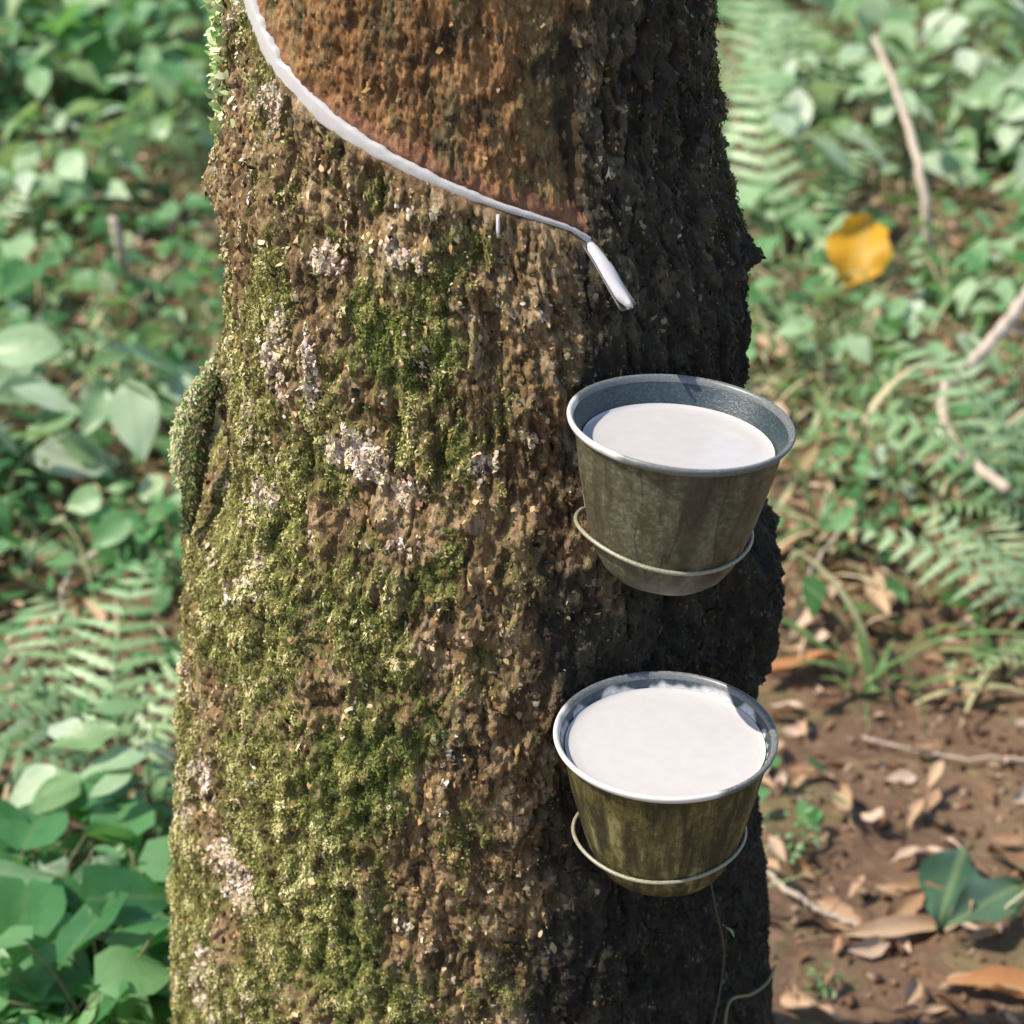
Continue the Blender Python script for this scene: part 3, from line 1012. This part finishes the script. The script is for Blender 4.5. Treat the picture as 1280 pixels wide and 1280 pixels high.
gx, gy = axis(-1.9, 1.9, 0.014, 70), axis(-0.4, 6.4, 0.016, 70)
GX, GY = np.meshgrid(gx, gy)
gp = np.stack([GX.ravel(), GY.ravel(), 0 * GX.ravel()], -1)
gz = ground_h(GX.ravel(), GY.ravel()) + 0.006 * fbm(gp * 28, 3, gain=.6) + 0.004 * np.clip(perlin(gp * 60), 0, 1)
link('ground', mesh_np('ground', np.c_[gp[:, :2], gz], grid_faces(len(gy), len(gx))[:, ::-1], M['soil']), kind='structure',
     label='reddish brown bare soil of the plantation floor')


def on_ground(px, py, lift=0.0):
    d = ray(px, py)
    tq = -CAM[2] / d[2]
    for _ in range(4):
        p = CAM + d * tq
        hz = float(ground_h(p[0], p[1])) + lift
        tq = (hz - CAM[2]) / d[2]
    p = CAM + d * tq
    return p


# ------------------------------------------------------------------ leaf shapes
def leaf(L, W, kind='ovate', fold=0.15, droop=0.2, curl=0.0, wav=0.04, nu=9, nvv=5, r=random, jag=0.0):
    u = np.linspace(0, 1, nu)
    if kind == 'heart':
        w = np.interp(u, [0, .04, .14, .3, .5, .7, .86, .95, 1], [.12, .62, .92, 1, .88, .62, .32, .12, 0.0])
    elif kind == 'ovate':
        w = np.interp(u, [0, .08, .22, .4, .6, .8, .93, 1], [.05, .4, .85, 1, .88, .5, .18, 0.0])
    elif kind == 'ellip':
        w = np.interp(u, [0, .1, .3, .5, .7, .88, 1], [.04, .35, .85, 1, .85, .42, 0.0])
    else:
        w = np.interp(u, [0, .1, .4, .7, 1], [.5, .8, 1, .7, 0.0])
    ph = r.uniform(0, 6)
    if jag:
        w = w * (1 - jag * np.array([r.random() for _ in w]))
    out, mid = [], []
    for i in range(nu):
        for j in range(nvv):
            q = 2 * j / (nvv - 1) - 1
            x = L * u[i]
            y = q * W / 2 * w[i]
            zq = abs(q) * fold * W * w[i] * 0.5 - droop * L * u[i] ** 2 + wav * W * math.sin(ph + 9 * u[i] + 2.5 * q) * abs(q)
            if curl:
                a = q * curl * (0.5 + u[i])
                y, zq = (W / 2 * w[i]) * math.sin(a) / max(curl, .1), zq + (W / 2 * w[i]) * (1 - math.cos(a))
            if kind == 'heart' and i == 0:
                x -= 0.0
            if kind == 'heart' and i <= 1:
                x -= abs(q) * 0.10 * L
            out.append((x, y, zq))
            mid.append(abs(q) * max(w[i], .2))
    return np.array(out), grid_faces(nu, nvv), np.array(mid)


def rot(yaw=0, pitch=0, roll=0):
    return np.array(Matrix.Rotation(yaw, 3, 'Z') @ Matrix.Rotation(pitch, 3, 'Y') @ Matrix.Rotation(roll, 3, 'X'))


def broad_plant(n, hmin, hmax, lmin, lmax, kind, wl, spread, mat):
    fo, st = MB(), MB()
    for i in range(n):
        h = random.uniform(hmin, hmax)
        yaw = random.uniform(0, 2 * PI)
        rad = spread * random.uniform(0.2, 1)
        top = np.array([rad * math.cos(yaw), rad * math.sin(yaw), h])
        L = random.uniform(lmin, lmax)
        v, f, mid = leaf(L, L * wl * random.uniform(.85, 1.15), kind, random.uniform(.0, .35), random.uniform(.05, .4))
        y2 = yaw + random.gauss(0, .7)
        v = v @ rot(y2, random.uniform(-.25, .75), random.gauss(0, .35)).T + top
        fo.add(v, f, random.random(), mid)
        mp = top * np.array([.45, .45, .62]) + np.array([0, 0, .01])
        tv, tf = tube(smooth_path([(random.gauss(0, .008), random.gauss(0, .008), -0.015), mp, top], 6), np.linspace(.0018, .0009, 6), 5)
        st.add(tv, tf)
    return fo.mesh('foliage', M[mat]), st.mesh('stem', M['stem'])


def frond_mesh(L, elev, npin=15, wid=0.3, tip=-0.35):
    fo = MB()
    n = 26
    s = np.linspace(0, 1, n)
    ang = elev + (tip - elev) * s ** 1.2
    dx = np.cumsum(np.cos(ang)) * L / n
    dz = np.cumsum(np.sin(ang)) * L / n
    pts = np.c_[dx, 0.02 * np.sin(s * 3), dz]
    tv, tf = tube(pts, np.linspace(.0016, .0005, n), 5)
    fo.add(tv, tf, 0.3)
    for i in range(npin):
        q = 0.16 + 0.82 * i / (npin - 1)
        k = q * (n - 1)
        i0 = min(int(k), n - 2)
        p = pts[i0] + (pts[i0 + 1] - pts[i0]) * (k - i0)
        a = ang[i0]
        T = np.array([math.cos(a), 0, math.sin(a)])
        N = np.array([-math.sin(a), 0, math.cos(a)])
        pl = wid * L * np.interp(q, [0, .16, .35, .6, 1], [.5, .75, 1, .75, .06]) * 0.5 * random.uniform(.9, 1.08)
        for sg in (-1, 1):
            B = np.array([0, sg, 0])
            dr = B * math.cos(.42) + T * math.sin(.42) + N * random.uniform(-.2, .1)
            dr /= np.linalg.norm(dr)
            ws = np.cross(N, dr)
            m = 11
            vv, mm = [], []
            w0 = 0.82 * L / npin * 0.62
            for e in range(m):
                u = e / (m - 1)
                w = w0 * np.interp(u, [0, .2, .6, 1], [.8, 1, .7, 0.05]) * (1.0 if e % 2 == 0 else 0.55) * 0.5
                c = p + dr * pl * u - N * pl * .22 * u * u
                vv += [c - ws * w, c + N * 0.0006, c + ws * w]
                mm += [.7, 0, .7]
            fo.add(np.array(vv), grid_faces(m, 3), random.uniform(.25, .8), np.array(mm))
    return fo.mesh('frond', M['fern'])


def blade_tuft(n, lmin, lmax, wmin, wmax, dry=0.2, spread=.02):
    fo = MB()
    for i in range(n):
        L = random.uniform(lmin, lmax)
        w = random.uniform(wmin, wmax)
        yaw = random.uniform(0, 2 * PI)
        e0 = random.uniform(.6, 1.45)
        e1 = e0 - random.uniform(.5, 2.0)
        m = 9
        u = np.linspace(0, 1, m)
        an = e0 + (e1 - e0) * u
        x = np.cumsum(np.cos(an)) * L / m
        zq = np.cumsum(np.sin(an)) * L / m
        ww = w * np.interp(u, [0, .15, .5, .8, 1], [.45, .8, 1, .6, .03]) / 2
        vv, mm = [], []
        for e in range(m):
            vv += [(x[e], -ww[e], zq[e] + .12 * ww[e]), (x[e], 0, zq[e] - .1 * ww[e]), (x[e], ww[e], zq[e] + .12 * ww[e])]
            mm += [.8, 0, .8]
        v = np.array(vv) @ rot(yaw).T + np.array([random.gauss(0, spread), random.gauss(0, spread), -.01])
        fo.add(v, grid_faces(m, 3), (random.uniform(.95, 1.5) if random.random() < dry else random.uniform(0, .75)), np.array(mm))
    return fo.mesh('blades', M['grass'])


def variants(fn, n):
    return [fn() for _ in range(n)]


HEART = variants(lambda: broad_plant(random.randint(7, 11), .05, .17, .05, .085, 'heart', .82, .1, 'broad'), 6)
SMALL = variants(lambda: broad_plant(random.randint(20, 30), .02, .13, .02, .04, 'ovate', .55, .085, 'broad'), 4)
SHRUB = variants(lambda: broad_plant(random.randint(9, 14), .10, .36, .09, .16, 'ovate', .62, .17, 'broad'), 6)
PALE = variants(lambda: broad_plant(random.randint(8, 13), .08, .28, .07, .13, 'ovate', .55, .14, 'pale'), 5)
FROND = [frond_mesh(.34, 1.0), frond_mesh(.42, 1.15), frond_mesh(.30, .7), frond_mesh(.38, .85, 17, .34), frond_mesh(.30, .95, 11, .5, -.1)]
TUFT = variants(lambda: blade_tuft(random.randint(9, 15), .09, .24, .006, .014), 5)
THIN = variants(lambda: blade_tuft(random.randint(16, 26), .08, .26, .002, .004, .45), 4)


def plant(name, label, cat, group, p, parts, yaw=None, scale=1.0, lean=0.1):
    o = link(name, None, label=label, category=cat, group=group)
    o.location = p
    o.rotation_euler = (random.gauss(0, lean), random.gauss(0, lean), random.uniform(0, 6.28) if yaw is None else yaw)
    o.scale = (scale,) * 3
    for pn, me in parts:
        link(pn, me, o)
    return o


def fern(px, py, label, fronds, scale=1.0, group='ferns in the undergrowth', p=None):
    """fronds: list of (variant, yaw degrees, scale)"""
    o = link('fern', None, label=label, category='fern', group=group)
    o.location = on_ground(px, py) if p is None else p
    o.scale = (scale,) * 3
    for k, yaw, s in fronds:
        f = link('frond', FROND[k], o)
        f.rotation_euler = (random.gauss(0, .12), random.gauss(0, .12), math.radians(yaw))
        f.scale = (s,) * 3
    return o


def clear_of_trunk(p, m=0.27):
    return math.hypot(p[0], p[1]) > m


# scattering regions: photo pixels (x0, x1, y0, y1), what, how many
def scatter(n, x0, x1, y0, y1, fn):
    for _ in range(n):
        for _t in range(20):
            px, py = random.uniform(x0, x1), random.uniform(y0, y1)
            p = on_ground(px, py)
            if clear_of_trunk(p):
                break
        fn(p)


def p_heart(lbl, grp='heart leaved weeds', smin=.5, smax=.95):
    return lambda p: plant('heart_leaf_weed', lbl, 'weed', grp, p, list(zip(('foliage', 'stem'), random.choice(HEART))), scale=random.uniform(smin, smax))


def p_small(lbl, grp='small leaved weeds'):
    return lambda p: plant('small_leaf_weed', lbl, 'weed', grp, p, list(zip(('foliage', 'stem'), random.choice(SMALL))), scale=random.uniform(.7, 1.2))


def p_shrub(lbl, grp='broad leaved shrubs'):
    return lambda p: plant('broad_leaf_shrub', lbl, 'shrub', grp, p, list(zip(('foliage', 'stem'), random.choice(SHRUB))), scale=random.uniform(.5, .95))


def p_pale(lbl, grp='pale leaved shrubs', smin=.7, smax=1.2):
    return lambda p: plant('pale_leaf_shrub', lbl, 'shrub', grp, p, list(zip(('foliage', 'stem'), random.choice(PALE))), scale=random.uniform(smin, smax))


def p_tuft(lbl, grp='broad bladed grass tufts'):
    def f(p):
        o = link('grass_tuft', random.choice(TUFT), None, label=lbl, category='grass tuft', group=grp)
        o.location = p
        o.rotation_euler = (0, 0, random.uniform(0, 6.28))
        o.scale = (random.uniform(.7, 1.2),) * 3
    return f


def p_thin(lbl, grp='thin dry grass tufts'):
    def f(p):
        o = link('grass_tuft', random.choice(THIN), None, label=lbl, category='grass tuft', group=grp)
        o.location = p
        o.rotation_euler = (0, 0, random.uniform(0, 6.28))
        o.scale = (random.uniform(.7, 1.2),) * 3
    return f


# left side, far to near
scatter(46, -120, 300, -150, 190, p_shrub('dark green broad leaved shrub far behind the left edge of the trunk'))
scatter(10, -120, 280, -60, 300, p_pale('pale leaved shrub in the far undergrowth left of the trunk'))
scatter(24, -120, 290, 120, 420, p_heart('round leaved weed in the middle distance left of the trunk'))
scatter(12, -120, 290, 240, 520, p_thin('thin dry grass tuft left of the trunk'))
scatter(12, -120, 270, 330, 640, p_tuft('green grass tuft in the weeds left of the trunk'))
scatter(13, -120, 260, 430, 760, p_heart('round leaved weed left of the loose bark curl'))
scatter(12, -120, 250, 450, 800, p_small('small leaved weed left of the middle of the trunk'))
scatter(22, -120, 235, 1140, 1480, p_heart('heart leaved weed crowding the lower left edge of the trunk'))
scatter(16, -80, 200, 1110, 1400, p_heart('large heart leaved weed at the lower left of the trunk', 'large heart leaved weeds', .85, 1.2))
scatter(7, -80, 200, 1080, 1380, p_pale('pale leaved weed among the heart leaves at the lower left', 'pale leaved weeds low on the left', .45, .7))
scatter(38, -120, 225, 1040, 1520, p_small('small leaved weed in the lower left corner by the trunk'))
scatter(10, -120, 280, 120, 330, p_pale('pale leaved shrub in the middle distance left of the trunk'))
scatter(6, -100, 240, 560, 700, p_pale('pale leaved shrub just above the large fern'))
# right side
scatter(9, 1080, 1330, 60, 260, p_pale('pale leaved shrub behind the tall dry stalk at upper right'))
scatter(24, 880, 1400, -160, 120, p_pale('pale leaved shrub far behind the right edge of the trunk'))
scatter(18, 880, 1400, -160, 100, p_shrub('broad leaved shrub far behind the right edge of the trunk'))
scatter(16, 900, 1400, 90, 330, p_pale('pale leaved shrub in the undergrowth near the yellow leaf', 'pale leaved shrubs'))
scatter(14, 900, 1400, 180, 420, p_heart('round leaved weed near the yellow leaf right of the trunk'))
scatter(21, 950, 1400, 330, 680, p_tuft('broad bladed grass tuft in the litter right of the upper cup'))
scatter(14, 960, 1400, 380, 740, p_thin('thin dry grass tuft in the litter right of the upper cup'))
scatter(7, 960, 1400, 380, 700, p_small('small leaved weed in the litter right of the upper cup'))
scatter(3, 1000, 1300, 760, 860, p_tuft('grass tuft at the edge of the bare soil'))
scatter(22, 950, 1400, 335, 680, p_pale('small pale weed in the litter between the yellow leaf and the bare soil', 'pale weeds in the litter', .3, .6))
# single small greens on the soil
pl = on_ground(1075, 868)
plant('seedling', 'seedling of narrow pale leaves at the edge of the bare soil', 'seedling', None, pl, [('blades', TUFT[0])], scale=.62, yaw=1.0)
plant('seedling', 'small round leaved green seedling on the soil beside the lower cup', 'seedling', None, on_ground(992, 1065), list(zip(('foliage', 'stem'), SMALL[0])), scale=.42)
plant('seedling', 'little green sprout on bare soil near the bottom edge', 'seedling', None, on_ground(1030, 1240), list(zip(('foliage', 'stem'), SMALL[1])), scale=.22)
plant('seedling', 'dark green leaf sprout on soil just right of the lower cup rim', 'seedling', None, on_ground(1000, 1015), list(zip(('foliage', 'stem'), HEART[1])), scale=.45)

# ferns
fern(150, 985, 'large light green fern with spread fronds left of the trunk', [(4, 150, 1.0), (4, 118, 1.05), (4, 182, .95), (4, 90, .95), (4, 55, .8), (4, 215, .8), (3, 20, .6)], 1.2)
fern(-20, 330, 'small pale fern at the far left edge', [(0, 80, .8), (1, 40, .8), (2, 120, .7)])
fern(150, 740, 'low fern with flat fronds left of the trunk below the bark curl', [(2, 10, .7), (2, 150, .7), (0, 200, .6), (2, 60, .7)])
fern(965, 190, 'tall pale fern right of the trunk near the top', [(1, 95, 1.3), (1, 70, 1.2), (0, 130, 1.1), (3, 40, 1.1)], 1.25)
fern(985, 350, 'bright upright fern right of the trunk beside the yellow leaf', [(1, 88, 1.2), (3, 110, 1.1), (0, 50, 1.0), (2, 140, .9)], 1.25)
fern(1330, 660, 'pale fern lying behind the crooked stick at the right edge', [(4, 140, 1.2), (4, 165, 1.1), (4, 115, 1.1), (2, 195, .8)], 1.15)
fern(1335, 800, 'bright fern with arching fronds over the bare soil at the right edge', [(4, 160, 1.1), (4, 135, .95), (4, 190, 1.0), (2, 215, .7), (4, 110, .8)], 1.05)

# ------------------------------------------------------------------ ground cover, grass, litter as stuff
def mass(n, box, maker, reject):
    mb = MB()
    for _ in range(n):
        for _t in range(10):
            x, y = random.uniform(box[0], box[1]), random.uniform(box[2], box[3])
            if not reject(x, y):
                break
        else:
            continue
        maker(mb, x, y, 0.0)
    return mb


def soil_patch(x, y):
    """bare soil lies in front on the right"""
    return sstep(0.05, 0.45, x + 0.12 * math.sin(3 * y)) * (1 - sstep(1.0, 1.6, y + 0.2 * math.sin(4 * x)))


def rej_green(x, y):
    return math.hypot(x, y) < .3 or random.random() < soil_patch(x, y) * 0.985


def mk_cover(mb, x, y, h):
    L = random.uniform(.018, .05) * (1 + .14 * max(0, y))
    v, f, mid = leaf(L, L * random.uniform(.5, .8), random.choice(('heart', 'ovate')), random.uniform(0, .3), random.uniform(0, .4), nu=5, nvv=3)
    v = v @ rot(random.uniform(0, 6.28), random.uniform(-.7, .5), random.gauss(0, .4)).T + np.array([x, y, h + random.uniform(.005, .10)])
    mb.add(v, f, random.random() if random.random() < .85 else random.uniform(.9, 1.5), mid)


def lift_ground(mb):
    """set every leaf of a mass on the ground height at its place"""
    c = np.array([v.mean(0) for v in mb.v])
    h = ground_h(c[:, 0], c[:, 1])
    for v, hh in zip(mb.v, h):
        v[:, 2] += hh


cover = mass(11000, (-2.2, 2.2, -0.5, 7.2), mk_cover, lambda x, y: rej_green(x, y) or random.random() < (.5 if x > .1 and y < 3 else .1))
lift_ground(cover)
link('ground_cover', cover.mesh('ground_cover', M['broad']), kind='stuff', label='low creeping green leaves covering the plantation floor', category='ground cover')


def mk_grass(mb, x, y, h):
    L = random.uniform(.05, .17)
    yaw = random.uniform(0, 6.28)
    e0, w = random.uniform(.2, 1.4), random.uniform(.0012, .004)
    e1 = e0 - random.uniform(.4, 1.6)
    u = np.linspace(0, 1, 5)
    an = e0 + (e1 - e0) * u
    xx, zq = np.cumsum(np.cos(an)) * L / 5, np.cumsum(np.sin(an)) * L / 5
    ww = w * np.array([.7, 1, .8, .5, .05])
    v = np.stack([np.c_[xx, -ww, zq], np.c_[xx, ww, zq + .0004]], 1).reshape(-1, 3)
    v = v @ rot(yaw).T + np.array([x, y, h - .01 + max(0, random.gauss(0, .02))])
    mb.add(v, grid_faces(5, 2), random.choice((random.uniform(0, .6), random.uniform(.8, 1.5), random.uniform(1, 1.6))))


gr = mass(9000, (-1.6, 1.8, 0.2, 5.2), mk_grass, lambda x, y: math.hypot(x, y) < .3 or random.random() < .93 * soil_patch(x, y) or random.random() < (.35 if x < 0 else .1))
lift_ground(gr)
link('grass', gr.mesh('grass', M['grass']), kind='stuff', label='thin green and straw coloured grass among the weeds', category='grass')


def mk_litter(mb, x, y, h):
    L = random.uniform(.015, .05)
    v, f, mid = leaf(L, L * random.uniform(.3, .6), 'ellip', random.uniform(0, .5), random.uniform(-.3, .4), random.uniform(.2, 1.2), .08, 5, 4)
    v = v @ rot(random.uniform(0, 6.28), random.gauss(0, .3), random.gauss(0, .5)).T + np.array([x, y, h + random.uniform(.004, .02)])
    mb.add(v, f, random.uniform(-.2, 1.2), mid)


lt = mass(9000, (-1.6, 1.8, 0.1, 5.0), mk_litter, lambda x, y: math.hypot(x, y) < .3 or random.random() < .45 * soil_patch(x, y) or random.random() < (.25 if x < 0 else .03))
lift_ground(lt)
link('leaf_litter', lt.mesh('leaf_litter', M['dead']), kind='stuff', label='broken brown leaf scraps littering the soil', category='leaf litter')


def mk_crumb(mb, x, y, h):
    s = random.uniform(.0015, .0055) * (1.6 if random.random() < .05 else 1)
    base = np.array([(-1, -1, -.6), (1, -1, -.6), (1, 1, -.6), (-1, 1, -.6), (-.7, -.7, .7), (.7, -.7, .7), (.7, .7, .7), (-.7, .7, .7)]) * s
    v = base * np.array([random.uniform(.6, 1.3) for _ in range(3)]) + np.random.default_rng(len(mb.v)).normal(size=(8, 3)) * s * .25
    v = v @ rot(random.uniform(0, 6.28), random.gauss(0, .5), random.gauss(0, .5)).T + np.array([x, y, h + s * .5])
    mb.add(v, [(0, 3, 2, 1), (4, 5, 6, 7), (0, 1, 5, 4), (1, 2, 6, 5), (2, 3, 7, 6), (3, 0, 4, 7)], random.random())


cr = mass(7000, (0.0, 1.6, 0.0, 2.6), mk_crumb, lambda x, y: math.hypot(x, y) < .26)
lift_ground(cr)
link('soil_crumbs', cr.mesh('soil_crumbs', M['crumb'], False), kind='stuff', label='small crumbs of reddish soil on the bare patch', category='soil')


# ------------------------------------------------------------------ dead leaves
def dl_mesh(L, wl, mat, curl, droop, fold=.3, kind='ellip', wav=.07, stalk=True):
    mb = MB()
    v, f, mid = leaf(L, L * wl, kind, fold, droop, curl, wav, 15, 7, jag=.22)
    v[:, 0] -= L / 2
    mb.add(v, f, random.uniform(.1, .9), mid)
    tv, tf = tube(smooth_path([(-L / 2 - L * .28, random.gauss(0, .006), .004), (-L / 2 - L * .1, .002, .002), (-L / 2 + .004, 0, .0005)], 6), .0009, 5)
    if stalk:
        mb.add(tv, tf, .3)
    return mb.mesh('dead_leaf', M[mat])


DL = [dl_mesh(random.uniform(.07, .12), random.uniform(.3, .48), 'dead', random.uniform(.2, 1.3), random.uniform(-.25, .3)) for _ in range(12)]


def p_dead(lbl, grp='dead leaves on the soil', smin=.6, smax=1.1, up=.022):
    def f(p):
        o = link('dead_leaf', random.choice(DL), None, label=lbl, category='leaf', group=grp)
        o.location = (p[0], p[1], p[2] + random.uniform(.008, up))
        o.rotation_euler = (random.gauss(0, .3), random.gauss(0, .25), random.uniform(0, 6.28))
        o.scale = (random.uniform(smin, smax),) * 3
    return f


scatter(40, 960, 1400, 640, 800, p_dead('dead tan leaf in the litter between the grass and the bare soil', 'dead leaves at the edge of the bare soil'))
scatter(130, 940, 1400, 330, 720, p_dead('dead brown leaf among the grass right of the upper cup', 'dead leaves in the grass', .5, 1.1, .05))
scatter(15, 960, 1400, 820, 1330, p_dead('dead tan leaf lying on the bare soil', 'dead leaves on bare soil', .3, .7))
scatter(9, 960, 1180, 1060, 1200, p_dead('dead tan leaf in the litter right of the trunk base', 'dead leaves by the trunk base', .4, .8))
scatter(55, -100, 270, 300, 640, p_dead('dead brown leaf in the weeds left of the trunk', 'dead leaves in the weeds'))
scatter(26, -100, 230, 640, 900, p_dead('dead brown leaf on dark soil near the large fern', 'dead leaves near the large fern'))
scatter(20, 900, 1400, 150, 340, p_dead('dead brown leaf in the undergrowth near the yellow leaf', 'dead leaves near the yellow leaf'))


def single_leaf(name, px, py, L, wl, mat, yaw, tilt, roll, label, lift=.02, curl=.5, droop=.1, kind='ellip', fold=.3, wav=.07, stalk=True):
    o = link(name, dl_mesh(L, wl, mat, curl, droop, fold, kind, wav, stalk), None, label=label, category='leaf')
    o.location = on_ground(px, py, lift)
    o.rotation_euler = (math.radians(roll), math.radians(tilt), math.radians(yaw))
    return o


single_leaf('dead_leaf', 995, 830, .125, .5, 'orange', 25, -8, -25, 'big orange brown dead leaf beside the trunk above the lower cup', .03, .5, .1)
single_leaf('yellow_leaf', 1072, 316, .17, .8, 'yellow', 62, -42, 14, 'bright yellow fallen leaf propped up in the undergrowth', .13, .5, .1, 'ovate', .3, .14)
single_leaf('fallen_leaf', 1190, 1105, .13, .66, 'fallen', 65, -18, 14, 'blue green fallen leaf with its flat side up on the soil', .035, .3, .12, 'ovate', .1, .12, False)
single_leaf('fallen_leaf', 1235, 1125, .125, .52, 'fallen', 35, -8, 22, 'dark green fallen leaf leaning against another on the soil', .05, .5, .2, 'ovate', .3, .12, False)
single_leaf('dead_leaf', 1055, 1000, .08, .35, 'dead', 95, 0, -30, 'small pale dead leaf standing on edge beside the green sprout', .02, .8)
single_leaf('dead_leaf', 1120, 1160, .15, .22, 'dead', 12, 0, 20, 'long narrow tan dead leaf under the green fallen leaf', .02, .9)
single_leaf('dead_leaf', 1250, 1230, .12, .34, 'orange', -6, 0, 10, 'orange brown dead leaf at the lower right corner', .02, .7)
single_leaf('dead_leaf', 1275, 1080, .12, .5, 'dead', 110, 10, 20, 'pale dead leaf at the right edge behind the green fallen leaves', .03, .5)
single_leaf('dead_leaf', 1150, 1120, .11, .32, 'dead', -20, 0, 25, 'curled tan dead leaf touching the green fallen leaf', .02, .9)
single_leaf('dead_leaf', 1000, 765, .10, .42, 'dead', 70, -20, 25, 'pinkish pale dead leaf leaning at the trunk edge behind the upper cup', .04, 1.0)


# ------------------------------------------------------------------ twigs
def twig(pxs, r0, r1, label, lifts=None):
    pts = []
    for i, (x, y) in enumerate(pxs):
        lf = lifts[i] if lifts else .015
        pts.append(on_ground(x, y, lf))
    path = smooth_path(pts, 30)
    path += 0.0015 * np.random.default_rng(len(label)).normal(size=path.shape)
    link('twig', tube_mesh('twig', path, np.linspace(r0, r1, 30), M['twig'], 8), None, label=label, category='twig')


twig([(1300, 350), (1250, 415), (1190, 480)], .012, .009, 'straight pale stick slanting in from the right edge', [.2, .17, .13])
twig([(1183, 480), (1180, 525), (1205, 570), (1262, 612)], .009, .008, 'bent pale stick beside the fern at the right edge', [.13, .12, .12, .11])
twig([(1162, 330), (1155, 240), (1128, 135), (1094, 48)], .011, .006, 'tall dry stalk standing above the yellow leaf', [.02, .16, .28, .38])
twig([(158, 350), (150, 310), (140, 272)], .013, .009, 'short pinkish stalk standing in the weeds far left', [.03, .14, .2])
twig([(1080, 922), (1180, 945), (1290, 948)], .0022, .0016, 'thin pale root lying across the bare soil')
twig([(960, 1090), (1010, 1130), (1090, 1165)], .004, .0025, 'dry tan twig on the litter right of the trunk base')
twig([(120, 690), (85, 720), (78, 760)], .004, .003, 'short dry twig in the weeds above the large fern', [.06, .04, .02])
twig([(1080, 620), (1030, 690), (1000, 735)], .003, .002, 'thin dry twig in the litter behind the upper cup', [.06, .05, .03])

# ------------------------------------------------------------------ creeper on the trunk's lower right
def on_trunk(px, py, off=.006):
    a, zq = trunk_hit(px, py)
    return trunk_pt(a, zq, off)


CV = link('creeper', None, label='thin creeper with one small leaf on the dark bark below the lower cup', category='creeper')
link('stem', tube_mesh('stem', smooth_path([on_trunk(*p) for p in ((880, 1100), (888, 1140), (896, 1180), (893, 1225), (880, 1290))], 30), .0007, M['dark_stem'], 6), CV)
lv, lf, lm = leaf(.017, .008, 'ovate', .2, .2)
q0 = on_trunk(890, 1150, .009)
lv = lv @ rot(.4, .75, -.3).T + q0
mb = MB()
mb.add(lv, lf, .8, lm)
link('leaf', mb.mesh('leaf', M['pale']), CV)
link('rootlet', tube_mesh('rootlet', smooth_path([on_trunk(*p) for p in ((897, 1290), (903, 1248), (930, 1240), (950, 1226), (968, 1208))], 30), .0013, M['stem'], 6), None,
     label='pale crooked rootlet on the bark at the lower right edge of the trunk', category='rootlet')

# ------------------------------------------------------------------ light, camera, world
EL, AZ = math.radians(53), math.radians(78)
S = Vector((-math.sin(AZ) * math.cos(EL), -math.cos(AZ) * math.cos(EL), math.sin(EL)))
sun = bpy.data.lights.new('sun', 'SUN')
sun.energy = 4.5
sun.angle = math.radians(0.5)
sun.color = (1.0, 0.92, 0.79)
so = bpy.data.objects.new('sun', sun)
COL.objects.link(so)
so.rotation_euler = S.to_track_quat('Z', 'Y').to_euler()

w = bpy.data.worlds.new('World')
SC.world = w
w.use_nodes = True
nt = w.node_tree
sky = nt.nodes.new('ShaderNodeTexSky')
sky.sky_type = 'NISHITA'
sky.sun_disc = False
sky.sun_elevation = EL
sky.sun_rotation = math.atan2(S.x, S.y) % (2 * PI)
bg = nt.nodes['Background']
bg.inputs[1].default_value = 0.15
nt.links.new(sky.outputs[0], bg.inputs[0])

cd = bpy.data.cameras.new('camera')
cd.sensor_width = 36
cd.lens = 36 * FPX / 1280
cd.clip_start, cd.clip_end = 0.05, 300
cd.dof.use_dof = True
cd.dof.focus_distance = 1.33
cd.dof.aperture_fstop = 8.0
co = bpy.data.objects.new('camera', cd)
COL.objects.link(co)
co.location = CAM
co.rotation_euler = (PI / 2 - PITCH, 0, 0)
SC.camera = co
SC.render.resolution_x = SC.render.resolution_y = 1024
SC.view_settings.view_transform = 'Standard'
SC.view_settings.look = 'None'
SC.view_settings.gamma = 1
SC.view_settings.exposure = 0.62
SC.cycles.max_bounces = 8
SC.cycles.use_denoising = True
